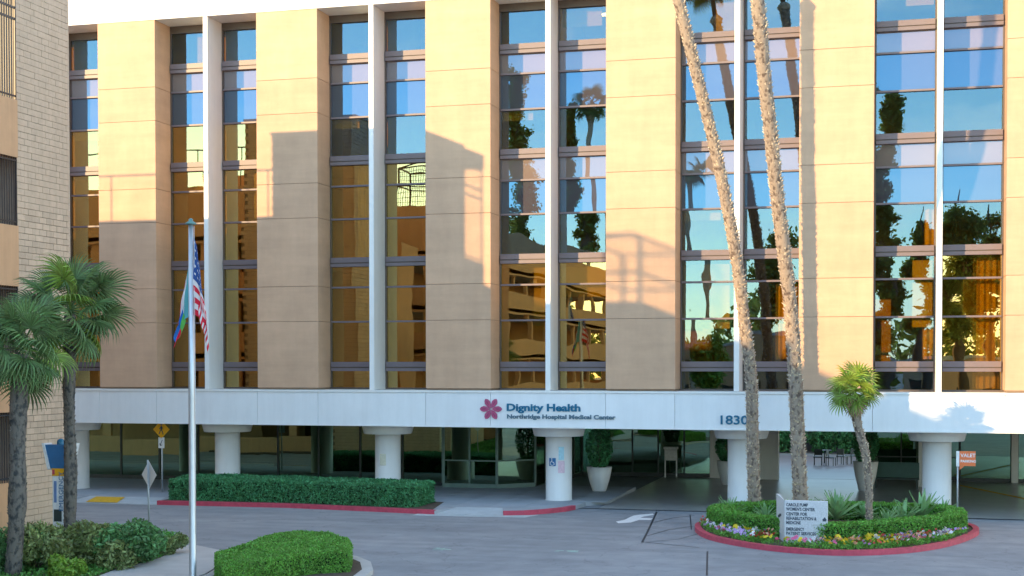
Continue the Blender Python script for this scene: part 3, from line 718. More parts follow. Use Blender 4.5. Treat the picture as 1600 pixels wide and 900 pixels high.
def crown(root, c, meshes, n, tilt_lo, tilt_hi, scale=1, dead=None, ndead=0, rand=random):
    ga = 2.39996
    for k in range(n):
        t = k/(n-1); el = tilt_hi+(tilt_lo-tilt_hi)*t**.8+rand.uniform(-.12, .12); az = k*ga+rand.uniform(-.2, .2)
        s_ = scale*rand.uniform(.85, 1.12)
        o = link('fan_leaf', rand.choice(meshes), root, c+Vector((0, 0, .12*(1-t))), (rand.uniform(-.9, .9), -el, az), (s_,)*3)
    for k in range(ndead):
        az = k*ga*1.1; o = link('dry_leaf', dead, root, c+Vector((0, 0, -.15)), (rand.uniform(-.5, .5), rand.uniform(1.15, 1.45), az), (scale*.85,)*3)
def boots(mb, path, rad, dens, L, seed=1, w_=.05, out_=.6):
    """leaf-base stubs over a trunk"""
    r_ = random.Random(seed)
    for i in range(len(path)-1):
        a, b = path[i], path[i+1]; ln = (b-a).length; k = max(1, int(ln*dens))
        for q in range(k):
            t = r_.random(); p = a.lerp(b, t); R = rad[i]*(1-t)+rad[i+1]*t; th = r_.uniform(0, 2*pi)
            d = Vector((cos(th), sin(th), 0)); s_ = Vector((-sin(th), cos(th), 0)); up = Vector((0, 0, 1))
            l_ = L*r_.uniform(.6, 1.3); o = p+d*(R*.93); ww = w_*r_.uniform(.7, 1.3); bb = len(mb.v)
            tip = o+d*l_*out_+up*l_*.7
            mb.v += [tuple(o-s_*ww), tuple(o+s_*ww), tuple(o+up*l_*.5+s_*ww*.8), tuple(o+up*l_*.5-s_*ww*.8), tuple(tip-s_*ww*.45), tuple(tip+s_*ww*.45)]
            for f in ((0, 1, 5, 4), (3, 4, 5, 2), (0, 4, 3), (1, 2, 5)): mb.face(tuple(bb+x for x in f))
random.seed(3)
fan_a = fan_mesh('fan_leaf', M['fan'], R=.70, pet=.75, droop=.6, seg=30, width=.036); fan_b = fan_mesh('fan_leaf', M['fan'], R=.66, pet=.6, droop=1.1, seg=30, width=.034)
fan_c = fan_mesh('fan_leaf', M['fanlit'], R=.46, pet=.42, droop=.5, seg=20); fan_d = fan_mesh('dry_leaf', M['deadfan'], R=.5, pet=.3, droop=1.0)
fan_e = fan_mesh('fan_leaf', M['fanlit'], R=.66, pet=.7, droop=.9, seg=28, width=.036)
# the two tall leaning palms of the island
def tall_palm(name, pts, r0, r1, label, crown_h):
    root = empty(name, pts[0], label, 'palm tree', 'tall leaning palms in the island')
    base = Vector(pts[0]); P = [Vector(p)-base for p in pts]; pa = spline(P, 14)
    n = len(pa); rad = [r0+(r1-r0)*(i/(n-1))+(.10*math.exp(-i/2.2)) for i in range(n)]
    mb = MB(); mb.tube(pa, rad, 14, jit=.07); mb.cur = 1; boots(mb, pa, rad, 95, .11, seed=len(name), w_=.035, out_=.62)
    mb.build('trunk', [M['underbark'], M['boot']], root)
    top = pa[-1]; d = (pa[-1]-pa[-3]).normalized()
    mb = MB(); mb.tube([top-d*.25, top-d*.05, top+d*.1], [r1*1.0, r1*1.55, r1*1.0], 16, jit=.06); mb.build('skirt_ring', M['tallbark'], root)
    e = top+d*crown_h; mb = MB(); mb.tube([top, e], [r1*.62, r1*.55], 12); mb.build('upper_trunk', M['bark'], root)
    crown(root, e, [fan_a, fan_e], 34, -.9, 1.2, 1.15, fan_d, 6)
    return root
def P3(lst):
    return [tuple(at(u, v, -t)) for u, v, t in lst]
b1 = (*gr(1180, 813), .1)
p1 = P3([(1176, 700, 2.7), (1174, 600, 2.8), (1163, 500, 3.06), (1150, 400, 3.38), (1132, 300, 3.84), (1110, 200, 4.4), (1085, 100, 5.04), (1061, 0, 5.66), (1030, -134, 6.42)])
b1 = (at(1179, 800, -2.7).x, -2.7, .1)
tall_palm('tall_palm', [b1]+p1, .215, .185, 'leaning tall palm with pale stubbly trunk, left of the pair behind the granite sign', 2.0)
b2 = (at(1252, 815, -4.85).x, -4.85, .1)
p2 = P3([(1247, 700, 4.85), (1243, 600, 5.0), (1237, 500, 5.2), (1226, 400, 5.8), (1214, 300, 6.52), (1204, 200, 7.3), (1193, 100, 8.14), (1184, 0, 8.9), (1160, -130, 9.74), (1132, -288, 10.66)])
tall_palm('tall_palm', [b2]+p2, .24, .20, 'tall palm right behind the granite sign, second and straighter of the leaning pair', 2.2)
# small palm of the island
sb = Vector((at(1358, 835, -5.4).x, -5.4, .1)); ct = at(1336, 632, -5.4)
root = empty('small_palm', sb, 'short fan palm with sunlit yellow green crown in the flower island', 'palm tree')
pa = spline([Vector((0, 0, 0)), at(1357, 760, -5.4)-sb, at(1352, 710, -5.4)-sb, at(1340, 665, -5.4)-sb, ct-sb], 8)
rad = [.14-.0*i for i in range(len(pa))]; rad = [.105+.055*(i/len(pa)) for i in range(len(pa))]
mb = MB(); mb.tube(pa, rad, 12, jit=.06); mb.cur = 1; boots(mb, pa, rad, 80, .09, 5, .028, .55); mb.build('trunk', [M['underbark'], M['boot']], root)
crown(root, pa[-1]+Vector((0, 0, .42)), [fan_c], 26, -.75, 1.4, 1.15, fan_d, 4)
# two fan palms at the left edge
def left_palm(u, v, t, ctop, label, n, seed, sc):
    r_ = random.Random(seed); base = Vector((at(u, v, -t).x, -t, .1)); top = at(*ctop, -t)
    root = empty('fan_palm', base, label, 'palm tree', 'fan palms by the parking structure'); L = top-base
    pa = spline([Vector((0, 0, 0)), L*.35+Vector((.04, 0, 0)), L*.7+Vector((-.03, 0, 0)), L], 8); n_ = len(pa)
    rad = [(.165 if u > 60 else .215)-.015*sin(i*.6) for i in range(n_)]; mb = MB(); mb.tube(pa, rad, 12, jit=.08); boots(mb, pa, rad, 95, .10, seed, .03, .35); mb.build('trunk', M['fibre'], root)
    crown(root, pa[-1]+Vector((0, 0, .1)), [fan_a, fan_b, fan_a, fan_e], n, -1.0, 1.35, sc, fan_d, 9, r_)
left_palm(20, 905, 21.5, (34, 552), 'dark green fan palm at the very left edge, nearer than its neighbour', 28, 4, 1.16)
left_palm(107, 884, 18.6, (110, 492), 'taller dark green fan palm beside the blue sign tower', 30, 9, 1.24)

# ============================================================ HEDGES AND BEDS
def hedge(name, poly, z0, z1, dens, size, m, label, cat='hedge', lump=.03, zc=None):
    P, N = hedge_pts(poly, z0, z1, dens, lump)
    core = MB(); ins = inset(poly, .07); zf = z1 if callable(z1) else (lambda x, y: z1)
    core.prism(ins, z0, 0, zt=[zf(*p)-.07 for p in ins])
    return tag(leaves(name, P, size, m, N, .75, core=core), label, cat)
def subdiv(poly, L=.5):
    out = []
    for i in range(len(poly)):
        a = np.array(poly[i]); b = np.array(poly[(i+1) % len(poly)]); n = max(1, int(np.linalg.norm(b-a)/L))
        out += [tuple(a+(b-a)*k/n) for k in range(n)]
    return out
hd = subdiv([(-28.3, -2.25), (-23, -2.1), (-19.5, -2.5), (-18.0, -2.7), (-17.7, -2.4), (-17.7, -.4), (-20, -.2), (-23, .2), (-28.3, .5), (-28.5, .2)])
struct('hedge_bed', MB().sheet(inset(kerbA[4:8]+[(-17.2, -.2), (-20, .2), (-28.6, .8)], .15), .166), M['soil'])
hedge('long_hedge', hd, .16, .98, 1500, .05, M['hedge'], 'long clipped dark green hedge behind the red kerb')
# foreground clipped shrub
topz = lambda x, y: .52+.16*max(0, min(1, (x+18.6)/1.3))
fp = [gr(*p, .6) for p in ((338, 880), (337, 868), (350, 862), (385, 855), (402, 843), (430, 835), (470, 832), (515, 837), (543, 845), (548, 853), (545, 866), (500, 868), (460, 872), (410, 880), (350, 893))]
hedge('clipped_shrub', subdiv(fp, .3), .12, topz, 2600, .035, M['hedge2'], 'low rounded clipped shrub in the foreground by the footpath', 'shrub', .02)

# flower island
out = smooth_loop([(-6.65, -5.5), (-6.0, -8.0), (-4.8, -9.7), (-3.3, -10.85), (-1.6, -11.2), (0, -10.4), (1.2, -8.9), (2.1, -6.8), (2.65, -4.4), (2.3, -2.5), (.9, -1.6), (-2, -1.4), (-4.8, -2.0), (-6.3, -3.6)], 7)
struct('island_soil', MB().prism(inset(out, .17), -.02, .12), M['soil'])
kb = MB(); ins = inset(out, .2); n = len(out)
for i in range(n):
    j = (i+1) % n; kb.prism([out[i], out[j], ins[j], ins[i]], -.02, .16)
struct('red_kerb', kb, M['red'])
fr_ = lambda p: .42+1.35*max(0, min(1, (-5.5-p[1])/4.0))
ho = inset(out, fr_); hi = inset(ho, .62)
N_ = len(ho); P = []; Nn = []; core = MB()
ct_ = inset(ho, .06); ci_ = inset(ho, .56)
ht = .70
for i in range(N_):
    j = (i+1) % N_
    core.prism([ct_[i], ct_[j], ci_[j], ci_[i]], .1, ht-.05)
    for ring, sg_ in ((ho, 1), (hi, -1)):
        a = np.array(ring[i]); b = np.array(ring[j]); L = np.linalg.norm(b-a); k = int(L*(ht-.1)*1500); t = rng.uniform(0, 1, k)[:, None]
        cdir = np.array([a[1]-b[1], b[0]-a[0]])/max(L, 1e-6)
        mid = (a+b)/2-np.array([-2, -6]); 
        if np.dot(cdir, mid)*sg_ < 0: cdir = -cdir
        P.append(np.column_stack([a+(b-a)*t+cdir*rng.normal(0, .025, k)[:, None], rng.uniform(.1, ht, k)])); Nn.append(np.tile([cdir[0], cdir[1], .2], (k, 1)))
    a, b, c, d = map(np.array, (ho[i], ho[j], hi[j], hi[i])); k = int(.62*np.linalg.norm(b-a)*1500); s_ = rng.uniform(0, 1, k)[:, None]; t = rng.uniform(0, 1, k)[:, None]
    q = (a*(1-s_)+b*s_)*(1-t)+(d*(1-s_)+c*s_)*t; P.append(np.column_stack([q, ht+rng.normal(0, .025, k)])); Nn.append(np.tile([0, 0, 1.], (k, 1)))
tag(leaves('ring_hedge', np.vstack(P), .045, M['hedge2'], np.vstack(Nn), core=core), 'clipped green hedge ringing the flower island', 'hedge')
# flowers: each clump a plant
fmats = [mat('flower_'+n_, c, .6, .08, trans=.2) for n_, c in (('pink', (.75, .14, .30)), ('yellow', (.85, .62, .03)), ('white', (.8, .78, .82)), ('red', (.62, .05, .05)), ('lilac', (.50, .32, .66)), ('peach', (.82, .42, .28)))]
cols = ['pink', 'yellow', 'white', 'red', 'lilac', 'peach']
random.seed(11)
def flower_mesh(fm, seed):
    r_ = np.random.default_rng(seed); nl = 60
    mb = MB(); mb.cur = 0
    for k in range(nl):
        a = r_.uniform(0, 2*pi); rr = .17*sqrt(r_.uniform()); z = .02+.16*r_.uniform(); p = Vector((rr*cos(a), rr*sin(a), z)); d = Vector(r_.normal(size=3)).normalized(); e = d.orthogonal().normalized()
        s_ = .035; b = len(mb.v); mb.v += [tuple(p-d*s_), tuple(p+e*s_*.5), tuple(p+d*s_), tuple(p-e*s_*.5)]; mb.face((b, b+1, b+2, b+3))
    mb.cur = 1
    for k in range(int(r_.integers(3, 6))):
        a = r_.uniform(0, 2*pi); rr = .15*sqrt(r_.uniform()); p = Vector((rr*cos(a), rr*sin(a), .17+.10*r_.uniform())); s_ = r_.uniform(.034, .055)
        t = Vector((r_.uniform(-.6, .6), -.8, .7)).normalized(); e = t.orthogonal().normalized(); f_ = t.cross(e)
        for q in range(5):
            th = 2*pi*q/5; b = len(mb.v); u_ = e*cos(th)+f_*sin(th); v_ = -e*sin(th)+f_*cos(th)
            mb.v += [tuple(p), tuple(p+u_*s_*.7+v_*s_*.45+t*.008), tuple(p+u_*s_*1.1+t*.004), tuple(p+u_*s_*.7-v_*s_*.45+t*.008)]; mb.face((b, b+1, b+2, b+3))
    return mb.mesh('flower_plant', [M['hedge2'], fm])
fms = [[flower_mesh(f, 10*i+j) for j in range(2)] for i, f in enumerate(fmats)]
nfl = 0
def in_poly(p, poly):
    c = False; j = len(poly)-1
    for i in range(len(poly)):
        if ((poly[i][1] > p[1]) != (poly[j][1] > p[1])) and p[0] < (poly[j][0]-poly[i][0])*(p[1]-poly[i][1])/(poly[j][1]-poly[i][1])+poly[i][0]: c = not c
        j = i
    return c
kin = inset(out, .28); hpout = inset(ho, -.12)
fl_pts = []
gy = -11.1
row = 0
while gy < -3:
    x = -6.6+(row % 2)*.12
    while x < 2.8:
        p = (x+random.uniform(-.06, .06), gy+random.uniform(-.06, .06))
        if in_poly(p, kin) and not in_poly(p, hpout) and not (-3.75 < p[0] < -1.9 and -10.2 < p[1] < -8.2): fl_pts.append(p)
        x += .25
    gy += .27; row += 1
fl_pts.sort(key=lambda p: p[1])
for p in fl_pts[:290]:
    ci = int((sin(p[0]*1.7+1)*sin(p[1]*1.3)+1)*3+random.uniform(-1, 1)*1.2) % 6
    if p[0] < -4.3 and random.random() < .6: ci = random.choice([2, 4])
    if -2.4 < p[0] < .2 and random.random() < .35: ci = 1
    side_ = 'left of the granite sign' if p[0] < -3.75 else ('right of the granite sign' if p[0] > -1.9 else 'in front of the granite sign')
    o = link('flower_plant', random.choice(fms[ci]), None, (p[0], p[1], .12), (0, 0, random.uniform(0, 6)), (random.uniform(.9, 1.25),)*3)
    tag(o, 'bedding plant with small %s blooms inside red kerb %s' % (cols[ci], side_), 'flower', 'bedding flowers inside the red kerb')
# agaves inside the ring
def agave(loc, s, label, seed, m=None, n=26):
    r_ = random.Random(seed); root = empty('agave', loc, label, 'plant', 'spiky plants inside the island hedge')
    mb = MB()
    L = s
    for t, w_, z in ((0, .05, 0), (.3, .075, .01), (.65, .06, -.01), (1, .004, -.06)):
        mb.v += [(L*t, -L*w_*1.1, z), (L*t, 0, z-.02), (L*t, L*w_*1.1, z)]
    for q in range(3):
        j = q*3; mb.face((j, j+3, j+4, j+1)); mb.face((j+1, j+4, j+5, j+2))
    me = mb.mesh('leaf', m or M['agave'])
    for k in range(n):
        link('leaf', me, root, (0, 0, .02), (r_.uniform(-.2, .2), -r_.uniform(.25, 1.4), k*2.4), (r_.uniform(.8, 1.1),)*3)
for i, (u, v, s, lb) in enumerate(((1140, 800, .62, 'spiky green agave left of the first leaning palm'), (1196, 802, .5, 'spiky yellow green agave between the two leaning palms'), (1307, 803, .85, 'tall blue green agave right beside the granite sign'), (1385, 812, .55, 'low spiky agave right of the small palm trunk'),
                                   (1412, 808, .65, 'spiky agave in the middle right of the ring hedge'), (1440, 803, .9, 'broad spiky agave near the right of the ring hedge'), (1475, 800, .6, 'small agave by the orange sign post'), (1350, 800, .5, 'small agave touching the small palm trunk'))):
    x, y = gr(u, v+20); agave((x, y, .22), s*1.25, lb, i+3, n=34)
# shrubs of the left bed
def shrub(name, c, r, m, label, n, size, seed=0, cat='shrub'):
    g = np.random.default_rng(seed+50); P = []
    nb = 9
    cs = [(g.normal(0, .42)*r[0], g.normal(0, .42)*r[1], g.uniform(.25, .75)*r[2]) for _ in range(nb)]
    for cc in cs:
        k = n//nb; d = g.normal(size=(k, 3)); d /= np.linalg.norm(d, axis=1)[:, None]; q = np.array(cc)+d*np.array(r)*(.42*g.uniform(.5, 1.08, k)**.6)[:, None]
        P.append(q)
    P = np.vstack(P); P = P[P[:, 2] > .02]
    o = leaves(name, P, size, m, elong=2.2); o.location = c
    st = MB()
    for k in range(8): a = k*.8; st.tube([(0, 0, 0), (cos(a)*r[0]*.3, sin(a)*r[1]*.3, r[2]*.4), (cos(a)*r[0]*.6, sin(a)*r[1]*.6, r[2]*.8)], [.02, .014, .005], 5)
    st.build('stem', M['bark'], o)
    return tag(o, label, cat)
def G(u, v): return (*gr(u, v), .1)
shrub('shrub', G(165, 886), (1.25, 1.3, 1.12), M['shrub2'], 'large bushy green shrub right of the fan palm trunk', 9000, .075, 1)
shrub('shrub', G(212, 884), (1.1, 1.2, 1.05), M['shrub'], 'large bushy shrub in front of the back of the diamond sign', 8500, .075, 2)
shrub('shrub', G(252, 872), (.6, .8, .5), M['shrub2'], 'small olive shrub at the right tip of the planting bed', 4000, .06, 3)
shrub('shrub', G(60, 895), (.95, 1.0, 1.1), M['shrub2'], 'olive shrub between the two fan palm trunks', 6000, .07, 4)
shrub('shrub', G(0, 895), (1.0, 1.0, 1.2), M['shrub'], 'green shrub cut by the left edge beyond the nearest palm', 5000, .07, 5)
shrub('shrub', G(130, 862), (.9, .9, .8), M['shrub'], 'dark low shrub behind the blue sign tower', 4000, .07, 8)
shrub('lime_plant', (*gr(98, 908), .1), (.6, .4, .5), M['lime'], 'bright lime green plant at the foot of the blue sign tower', 1500, .08, 6, 'plant')
gp = poly_area_pts(bedL[2:9]+[(-27, -28), (-27, -11)], 26000); gp = np.column_stack([gp, .10+rng.uniform(0, .12, len(gp))])
tag(leaves('ground_cover', gp, .07, mat('ground_leaf', (.12, .32, .06), .6, .3, 2, trans=.2, island=.4)), kind='stuff')

# ============================================================ STREET FURNITURE
# flagpole
fx, fy = gr(301, 915); pz = at(295, 345, fy).z
fpole = empty('flagpole', (fx, fy, .13), 'tall pale metal flagpole in the foreground', 'flagpole')
mb = MB(); mb.tube([(0, 0, 0), (0, 0, .05), (0, 0, pz*.5), (0, 0, pz-.2)], [.11, .09, .085, .06], 20); mb.build('pole', M['steel'], fpole)
mb = MB(); mb._l(0, 0, [(.0, pz-.22), (.13, pz-.21), (.14, pz-.18), (.05, pz-.12), (.06, pz-.08), (.0, pz-.05)], 16); mb.build('finial', M['bronze'], fpole)
mb = MB(); mb._l(0, 0, [(.25, 0), (.25, .04), (.13, .10), (.1, .10)], 20); mb.build('base_collar', M['steel'], fpole)
mb = MB(); mb.tube([(.10, -.02, 1.2), (.11, -.02, pz*.5), (.09, 0, pz-.25)], .006, 4); mb.build('halyard', M['whiteline'], fpole)
def flag(name, org, hoist, fly, colour, mats_, sgn, label, fall=.9, nx=40, ny=39):
    """limp cloth gathered against its hoist: the free corner falls down"""
    mb = MB(); mb.sm = True
    for j in range(ny+1):
        v = j/ny                                            # 0 top .. 1 bottom of hoist
        for i in range(nx+1):
            u = i/nx                                        # along the fly
            L = fly*u
            x = .42*(1-math.exp(-L*2.0/.9))*(.35+.65*v)+.02*sin(L*9+v*2)*u
            y = .05*sin(L*7+v*1.7)*min(1, u*4)*(1-.3*v)+.03*sin(v*9+u*3)
            z = -hoist*v*(.98)-L*fall*(.78+.04*sin(v*6))*(1-.42*v)
            mb.v.append((sgn*(x+.07), y, z))
    for j in range(ny):
        for i in range(nx):
            mb.cur = colour((i+.5)/nx, (j+.5)/ny); b = j*(nx+1)+i; mb.face((b, b+1, b+nx+2, b+nx+1))
    return tag(mb.build(name, mats_, loc=org), label, 'flag')
def us(u, v):
    if u < .4 and v < 7/13: 
        return 1 if (int(u*40) % 3 == 1 and int(v*39) % 4 == 1) else 2
    return 0 if int(v*13) % 2 == 0 else 1
flag('flag', (fx, fy, pz-.40), 2.0, 2.45, us, [M['flag_r'], M['flag_w'], M['flag_b']], 1, 'limp red and white striped national flag on the right of the flagpole', fall=.92)
def f2(u, v):
    if v < .3: return 2
    if v < .5: return 1
    if v < .62: return 0
    return 2 if u < .55 else 3
def f2(u, v):
    if u < .12: return 3
    if u < .26: return 1
    if u < .46: return 0
    if u < .55: return 1
    if u < .80: return 2
    if v < .5: return 4
    return 0
flag('flag', (fx, fy+.02, at(297, 415, fy).z), 1.3, 2.1, f2, [M['flag_r'], M['flag_w'], M['flag_b2'], mat('flag_turquoise', (.10, .38, .42), .8, trans=.3), M['flag_g']], -1, 'limp blue white and green flag on the left of the flagpole', fall=.9)

# diamond sign seen from behind
def post(root, h, r=.03, m='galv'): MB().tube([(0, 0, 0), (0, 0, h)], r, 10).build('post', M[m], root)
sx, sy = gr(233, 834); dz = at(228, 745, sy).z
sgb = empty('diamond_sign', (sx, sy, .08), 'grey back of a diamond warning sign on a leaning thin post above the shrubs', 'sign'); sgb.rotation_euler = (0, -.03, -.52)
post(sgb, dz+.5)
mb = MB(); s_ = .50; mb.prism([(0, 0), (0, 0)], 0, 0) if 0 else None
def diamond(mb, s_, z, y0, y1):
    b = len(mb.v); pts = [(-s_, z), (0, z-s_), (s_, z), (0, z+s_)]
    mb.v += [(x, y0, zz_) for x, zz_ in pts]+[(x, y1, zz_) for x, zz_ in pts]
    mb.face((b, b+1, b+2, b+3)); mb.face((b+7, b+6, b+5, b+4))
    for q in range(4): mb.face((b+q, b+4+q, b+4+(q+1) % 4, b+(q+1) % 4))
mb = MB(); diamond(mb, .46, dz, .035, .045); mb.build('plate', mat('sign_back', (.62, .60, .60), .4, .05), sgb)
# pedestrian crossing sign
px, py = at(253, 700, .9).x, .9; pz_ = at(253, 670, py).z
ps = empty('pedestrian_sign', (px, py, .15), 'yellow diamond pedestrian crossing sign behind the left end of the long hedge', 'sign')
post(ps, pz_+.1, .035); z = pz_-.15
mb = MB(); diamond(mb, .39, z, -.055, -.04); mb.build('plate', M['yellowsign'], ps)
mb = MB(); diamond(mb, .36, z, -.058, -.0555); diamond(mb, .36, z, -.058, -.0555)
mb = MB(); mb.tube([(.01, -.065, z+.17), (.01, -.065, z+.23)], .03, 8); mb.tube([(.01, -.062, z+.14), (-.0, -.062, z-.02)], .035, 6); mb.tube([(0, -.062, z), (.07, -.062, z-.12), (.09, -.062, z-.22)], .018, 5)
mb.tube([(0, -.062, z), (-.06, -.062, z-.1), (-.10, -.062, z-.2)], .018, 5); mb.tube([(0, -.062, z+.12), (.09, -.062, z+.04)], .015, 5); mb.tube([(0, -.062, z+.12), (-.09, -.062, z+.02)], .015, 5)
mb.build('walking_figure', M['ink'], ps)
pq = MB().box(-.14, .14, -.055, -.04, z-.80, z-.34).build('plaque', M['whiteline'], ps)
mb = MB(); mb.tube([(.05, -.06, z-.45), (-.03, -.06, z-.62), (-.03, -.06, z-.70)], .014, 5); mb.tube([(-.08, -.06, z-.60), (-.03, -.06, z-.70), (.04, -.06, z-.66)], .014, 5); mb.build('arrow', M['ink'], pq)

# blue and white sign tower
tx, ty2 = gr(96, 872); ttop = at(99, 742, ty2).z; hw = .19
tw = empty('sign_tower', (tx, ty2, .1), 'slim white and blue lit sign tower with flared blue head by the block wall', 'sign')
MB().box(-hw, hw, -.14, .14, 0, ttop-.1).build('column', M['whiteline'], tw)
MB().box(-hw+.05, -.06, -.152, -.1405, 1.55, ttop-.25).build('blue_strip', mat('pale_blue_panel', (.16, .26, .50), .5), tw)
text('lettering', 'EMERGENCY', .20, M['bluesign'], tw, (.16, -.155, 1.3), rot=(pi/2, -pi/2, 0), ext=.003, width=None)
MB().box(-hw+.04, .10, -.150, -.1406, 1.0, 1.35).build('speaker_grille', M['wood'], tw)
MB().box(-.20, .20, -.15, .15, ttop-.1, ttop+.12).build('yellow_band', M['yellowsign'], tw)
MB().box(-.19, -.11, -.156, -.151, ttop-.06, ttop+.08).build('red_mark', M['red'], tw)
h0, h1 = ttop+.12, at(99, 699, ty2).z
def frus(x0, x1, z0, z1, y):
    mb = MB(); mb.v = [(-x0, -y, z0), (x0, -y, z0), (x0, y, z0), (-x0, y, z0), (-x1, -y, z1), (x1, -y, z1), (x1, y, z1), (-x1, y, z1)]
    for q in ((0, 3, 2, 1), (4, 5, 6, 7), (0, 1, 5, 4), (1, 2, 6, 5), (2, 3, 7, 6), (3, 0, 4, 7)): mb.face(q)
    return mb
frus(.24, .42, h0, h1, .16).build('blue_head', M['bluesign'], tw)
for s_ in (-1, 1):
    mb = MB(); mb.v = [(s_*.245, -.2, h0-.03), (s_*.32, -.2, h0-.03), (s_*.32, .2, h0-.03), (s_*.245, .2, h0-.03), (s_*.425, -.2, h1+.04), (s_*.50, -.2, h1+.04), (s_*.50, .2, h1+.04), (s_*.425, .2, h1+.04)]
    for q in ((0, 3, 2, 1), (4, 5, 6, 7), (0, 1, 5, 4), (1, 2, 6, 5), (2, 3, 7, 6), (3, 0, 4, 7)): mb.face(q)
    mb.build('white_fin', M['whiteline'], tw)
mb = MB(); mb._l(0, 0, [(.11, h1), (.11, h1+.08), (.09, h1+.14), (.05, h1+.17), (0, h1+.18)], 16); mb.build('beacon', mat('blue_lens', (.01, .14, .25), .2), tw)

# orange sign in the island
ox, oy = 2.0, -3.2; 
osn = empty('orange_sign', (ox, oy, .12), 'small orange and white sign on a thin post at the right of the island', 'sign')
zt = at(1508, 706, oy).z-.12; zb = at(1508, 730, oy).z-.12
post(osn, zt, .028)
MB().box(-.05, .05, -.05, -.03, zb, zt).build('white_edge', M['whiteline'], osn)
op_ = MB().box(.055, .58, -.05, -.03, zb+.02, zt+.0).build('plate', M['orange'], osn)
text('lettering', 'VALET', .17, M['whiteline'], op_, (.09, -.052, zt-.20), ext=.002, bold=.003); text('lettering', 'PARKING', .12, M['whiteline'], op_, (.09, -.052, zt-.38), ext=.002, bold=.003)
mb = MB(); mb.v = [(.06, -.05, zb+.015), (.22, -.05, zb+.015), (.06, -.05, zb-.12)]; mb.face((0, 2, 1)); mb.v += [(.06, -.03, zb+.015), (.22, -.03, zb+.015), (.06, -.03, zb-.12)]; mb.face((3, 4, 5)); mb.face((1, 2, 5, 4)); mb.face((0, 3, 5, 2)); mb.build('tail', M['orange'], osn)

# granite monument sign
mz = 1.42; my = -9.35; mx0 = at(1225, 800, my).x; mx1 = at(1293, 800, my).x
ms = empty('granite_sign', (mx0, my, .1), 'speckled white granite direction sign standing in the flower bed', 'sign')
me = MB().box(0, mx1-mx0, 0, .16, 0, mz-.1).mesh('front_slab', M['granite']); bevel(me, .012); fs = link('front_slab', me, ms)
wv = MB(); wl = at(1213, 772, my+1.6)-Vector((mx0, my, 0))
wv.prism([(0, .0), (-.02, .18), (wl.x+.1, 1.62), (wl.x, 1.6)], 0, mz-.1, zt=[mz-.1, mz-.1, wl.z-.1, wl.z-.1])
wg = wv.build('side_slab', M['granite'], ms)
W_ = mx1-mx0
for (s, z, wd) in (('CAROLE PUMP', 1.145, .66), ('WOMEN\'S CENTER', 1.01, .88), ('CENTER FOR', .86, .64), ('REHABILITATION &', .725, .92), ('MEDICINE', .59, .44), ('EMERGENCY', .39, .55), ('PATIENT SERVICES', .26, .90)):
    text('lettering', s, .135, M['ink'], fs, (.06, -.004, z), ext=.003, bold=.004, width=wd)
mb = MB(); mb.box(.92+.25, 1.27, -.006, -.001, .70, .74); mb.v += [(1.15, -.006, .74), (1.30, -.006, .74), (1.225, -.006, .83)]; b = len(mb.v)-3; mb.face((b, b+1, b+2)); mb.build('arrow', M['ink'], fs)
mb = MB(); d = Vector((wl.x, 1.6, 0)); nn = Vector((-1.6, wl.x, 0)).normalized()*.012
for (a, b, z0, z1) in ((.35, .6, .72, .80), (.5, .75, .66, .74)):
    p, q = d*a+nn, d*b+nn; k = len(mb.v); mb.v += [(p.x, p.y, z0+.05), (q.x, q.y, z0), (q.x, q.y, z1), (p.x, p.y, z1+.05)]; mb.face((k, k+1, k+2, k+3))
mb.build('arrow', M['ink'], wg)

# planters
def planter(loc, h, r, label, plant, seed):
    root = empty('planter', loc, label, 'planter', 'tall white tapered planters under the canopy')
    mb = MB(); mb._l(0, 0, [(0, 0), (r*.48, 0), (r*.55, .03), (r*.85, h*.55), (r, h), (r*.93, h+.01), (r*.9, h-.06), (0, h-.08)], 28); mb.build('pot', M['pot'], root)
    if plant:
        g = np.random.default_rng(seed); n = 2600; zc = g.uniform(0, 1, n); a = g.uniform(0, 2*pi, n); rr = (.18+.42*np.sin(zc*2.6+.3))*np.sqrt(g.uniform(.3, 1, n))
        P = np.column_stack([rr*np.cos(a), rr*np.sin(a), h+zc*plant]); leaves('foliage', P, .07, M['hedge'], parent=root)
        st = MB()
        for k in range(5): st.tube([(0, 0, h-.1), (.1*cos(k), .1*sin(k), h+plant*.8)], .015, 5)
        st.build('stem', M['bark'], root)
px_, py_ = gr(936, 773, .0); planter((px_, py_, .15 if py_ < 8.4 else .01), 1.05, .55, 'tall white planter with a bushy plant right of the round entrance column', 1.75, 1)
px_, py_ = gr(1137, 758); planter((px_, py_, .01), 1.1, .52, 'white planter half hidden behind the left edge of the palm shaded column', 1.3, 2)
px_, py_ = gr(1352, 768); planter((px_, py_, .01), 1.3, .55, 'white planter with a leafy plant behind the small palm trunk', 1.6, 3)
# valet stand
vx, vy = gr(1048, 747)
vs_ = empty('valet_stand', (vx, vy, .01), 'small white podium stand on two legs under the canopy', 'stand')
for s_ in (-.28, .28): MB().box(s_-.03, s_+.03, -.03, .03, 0, 1.45).build('leg', M['whiteline'], vs_)
MB().box(-.25, .25, -.05, .05, .85, 1.38).build('panel', M['whiteline'], vs_)
me = MB().box(-.34, .34, -.22, .22, 1.40, 1.52).mesh('top', M['whiteline']); bevel(me, .02); link('top', me, vs_)
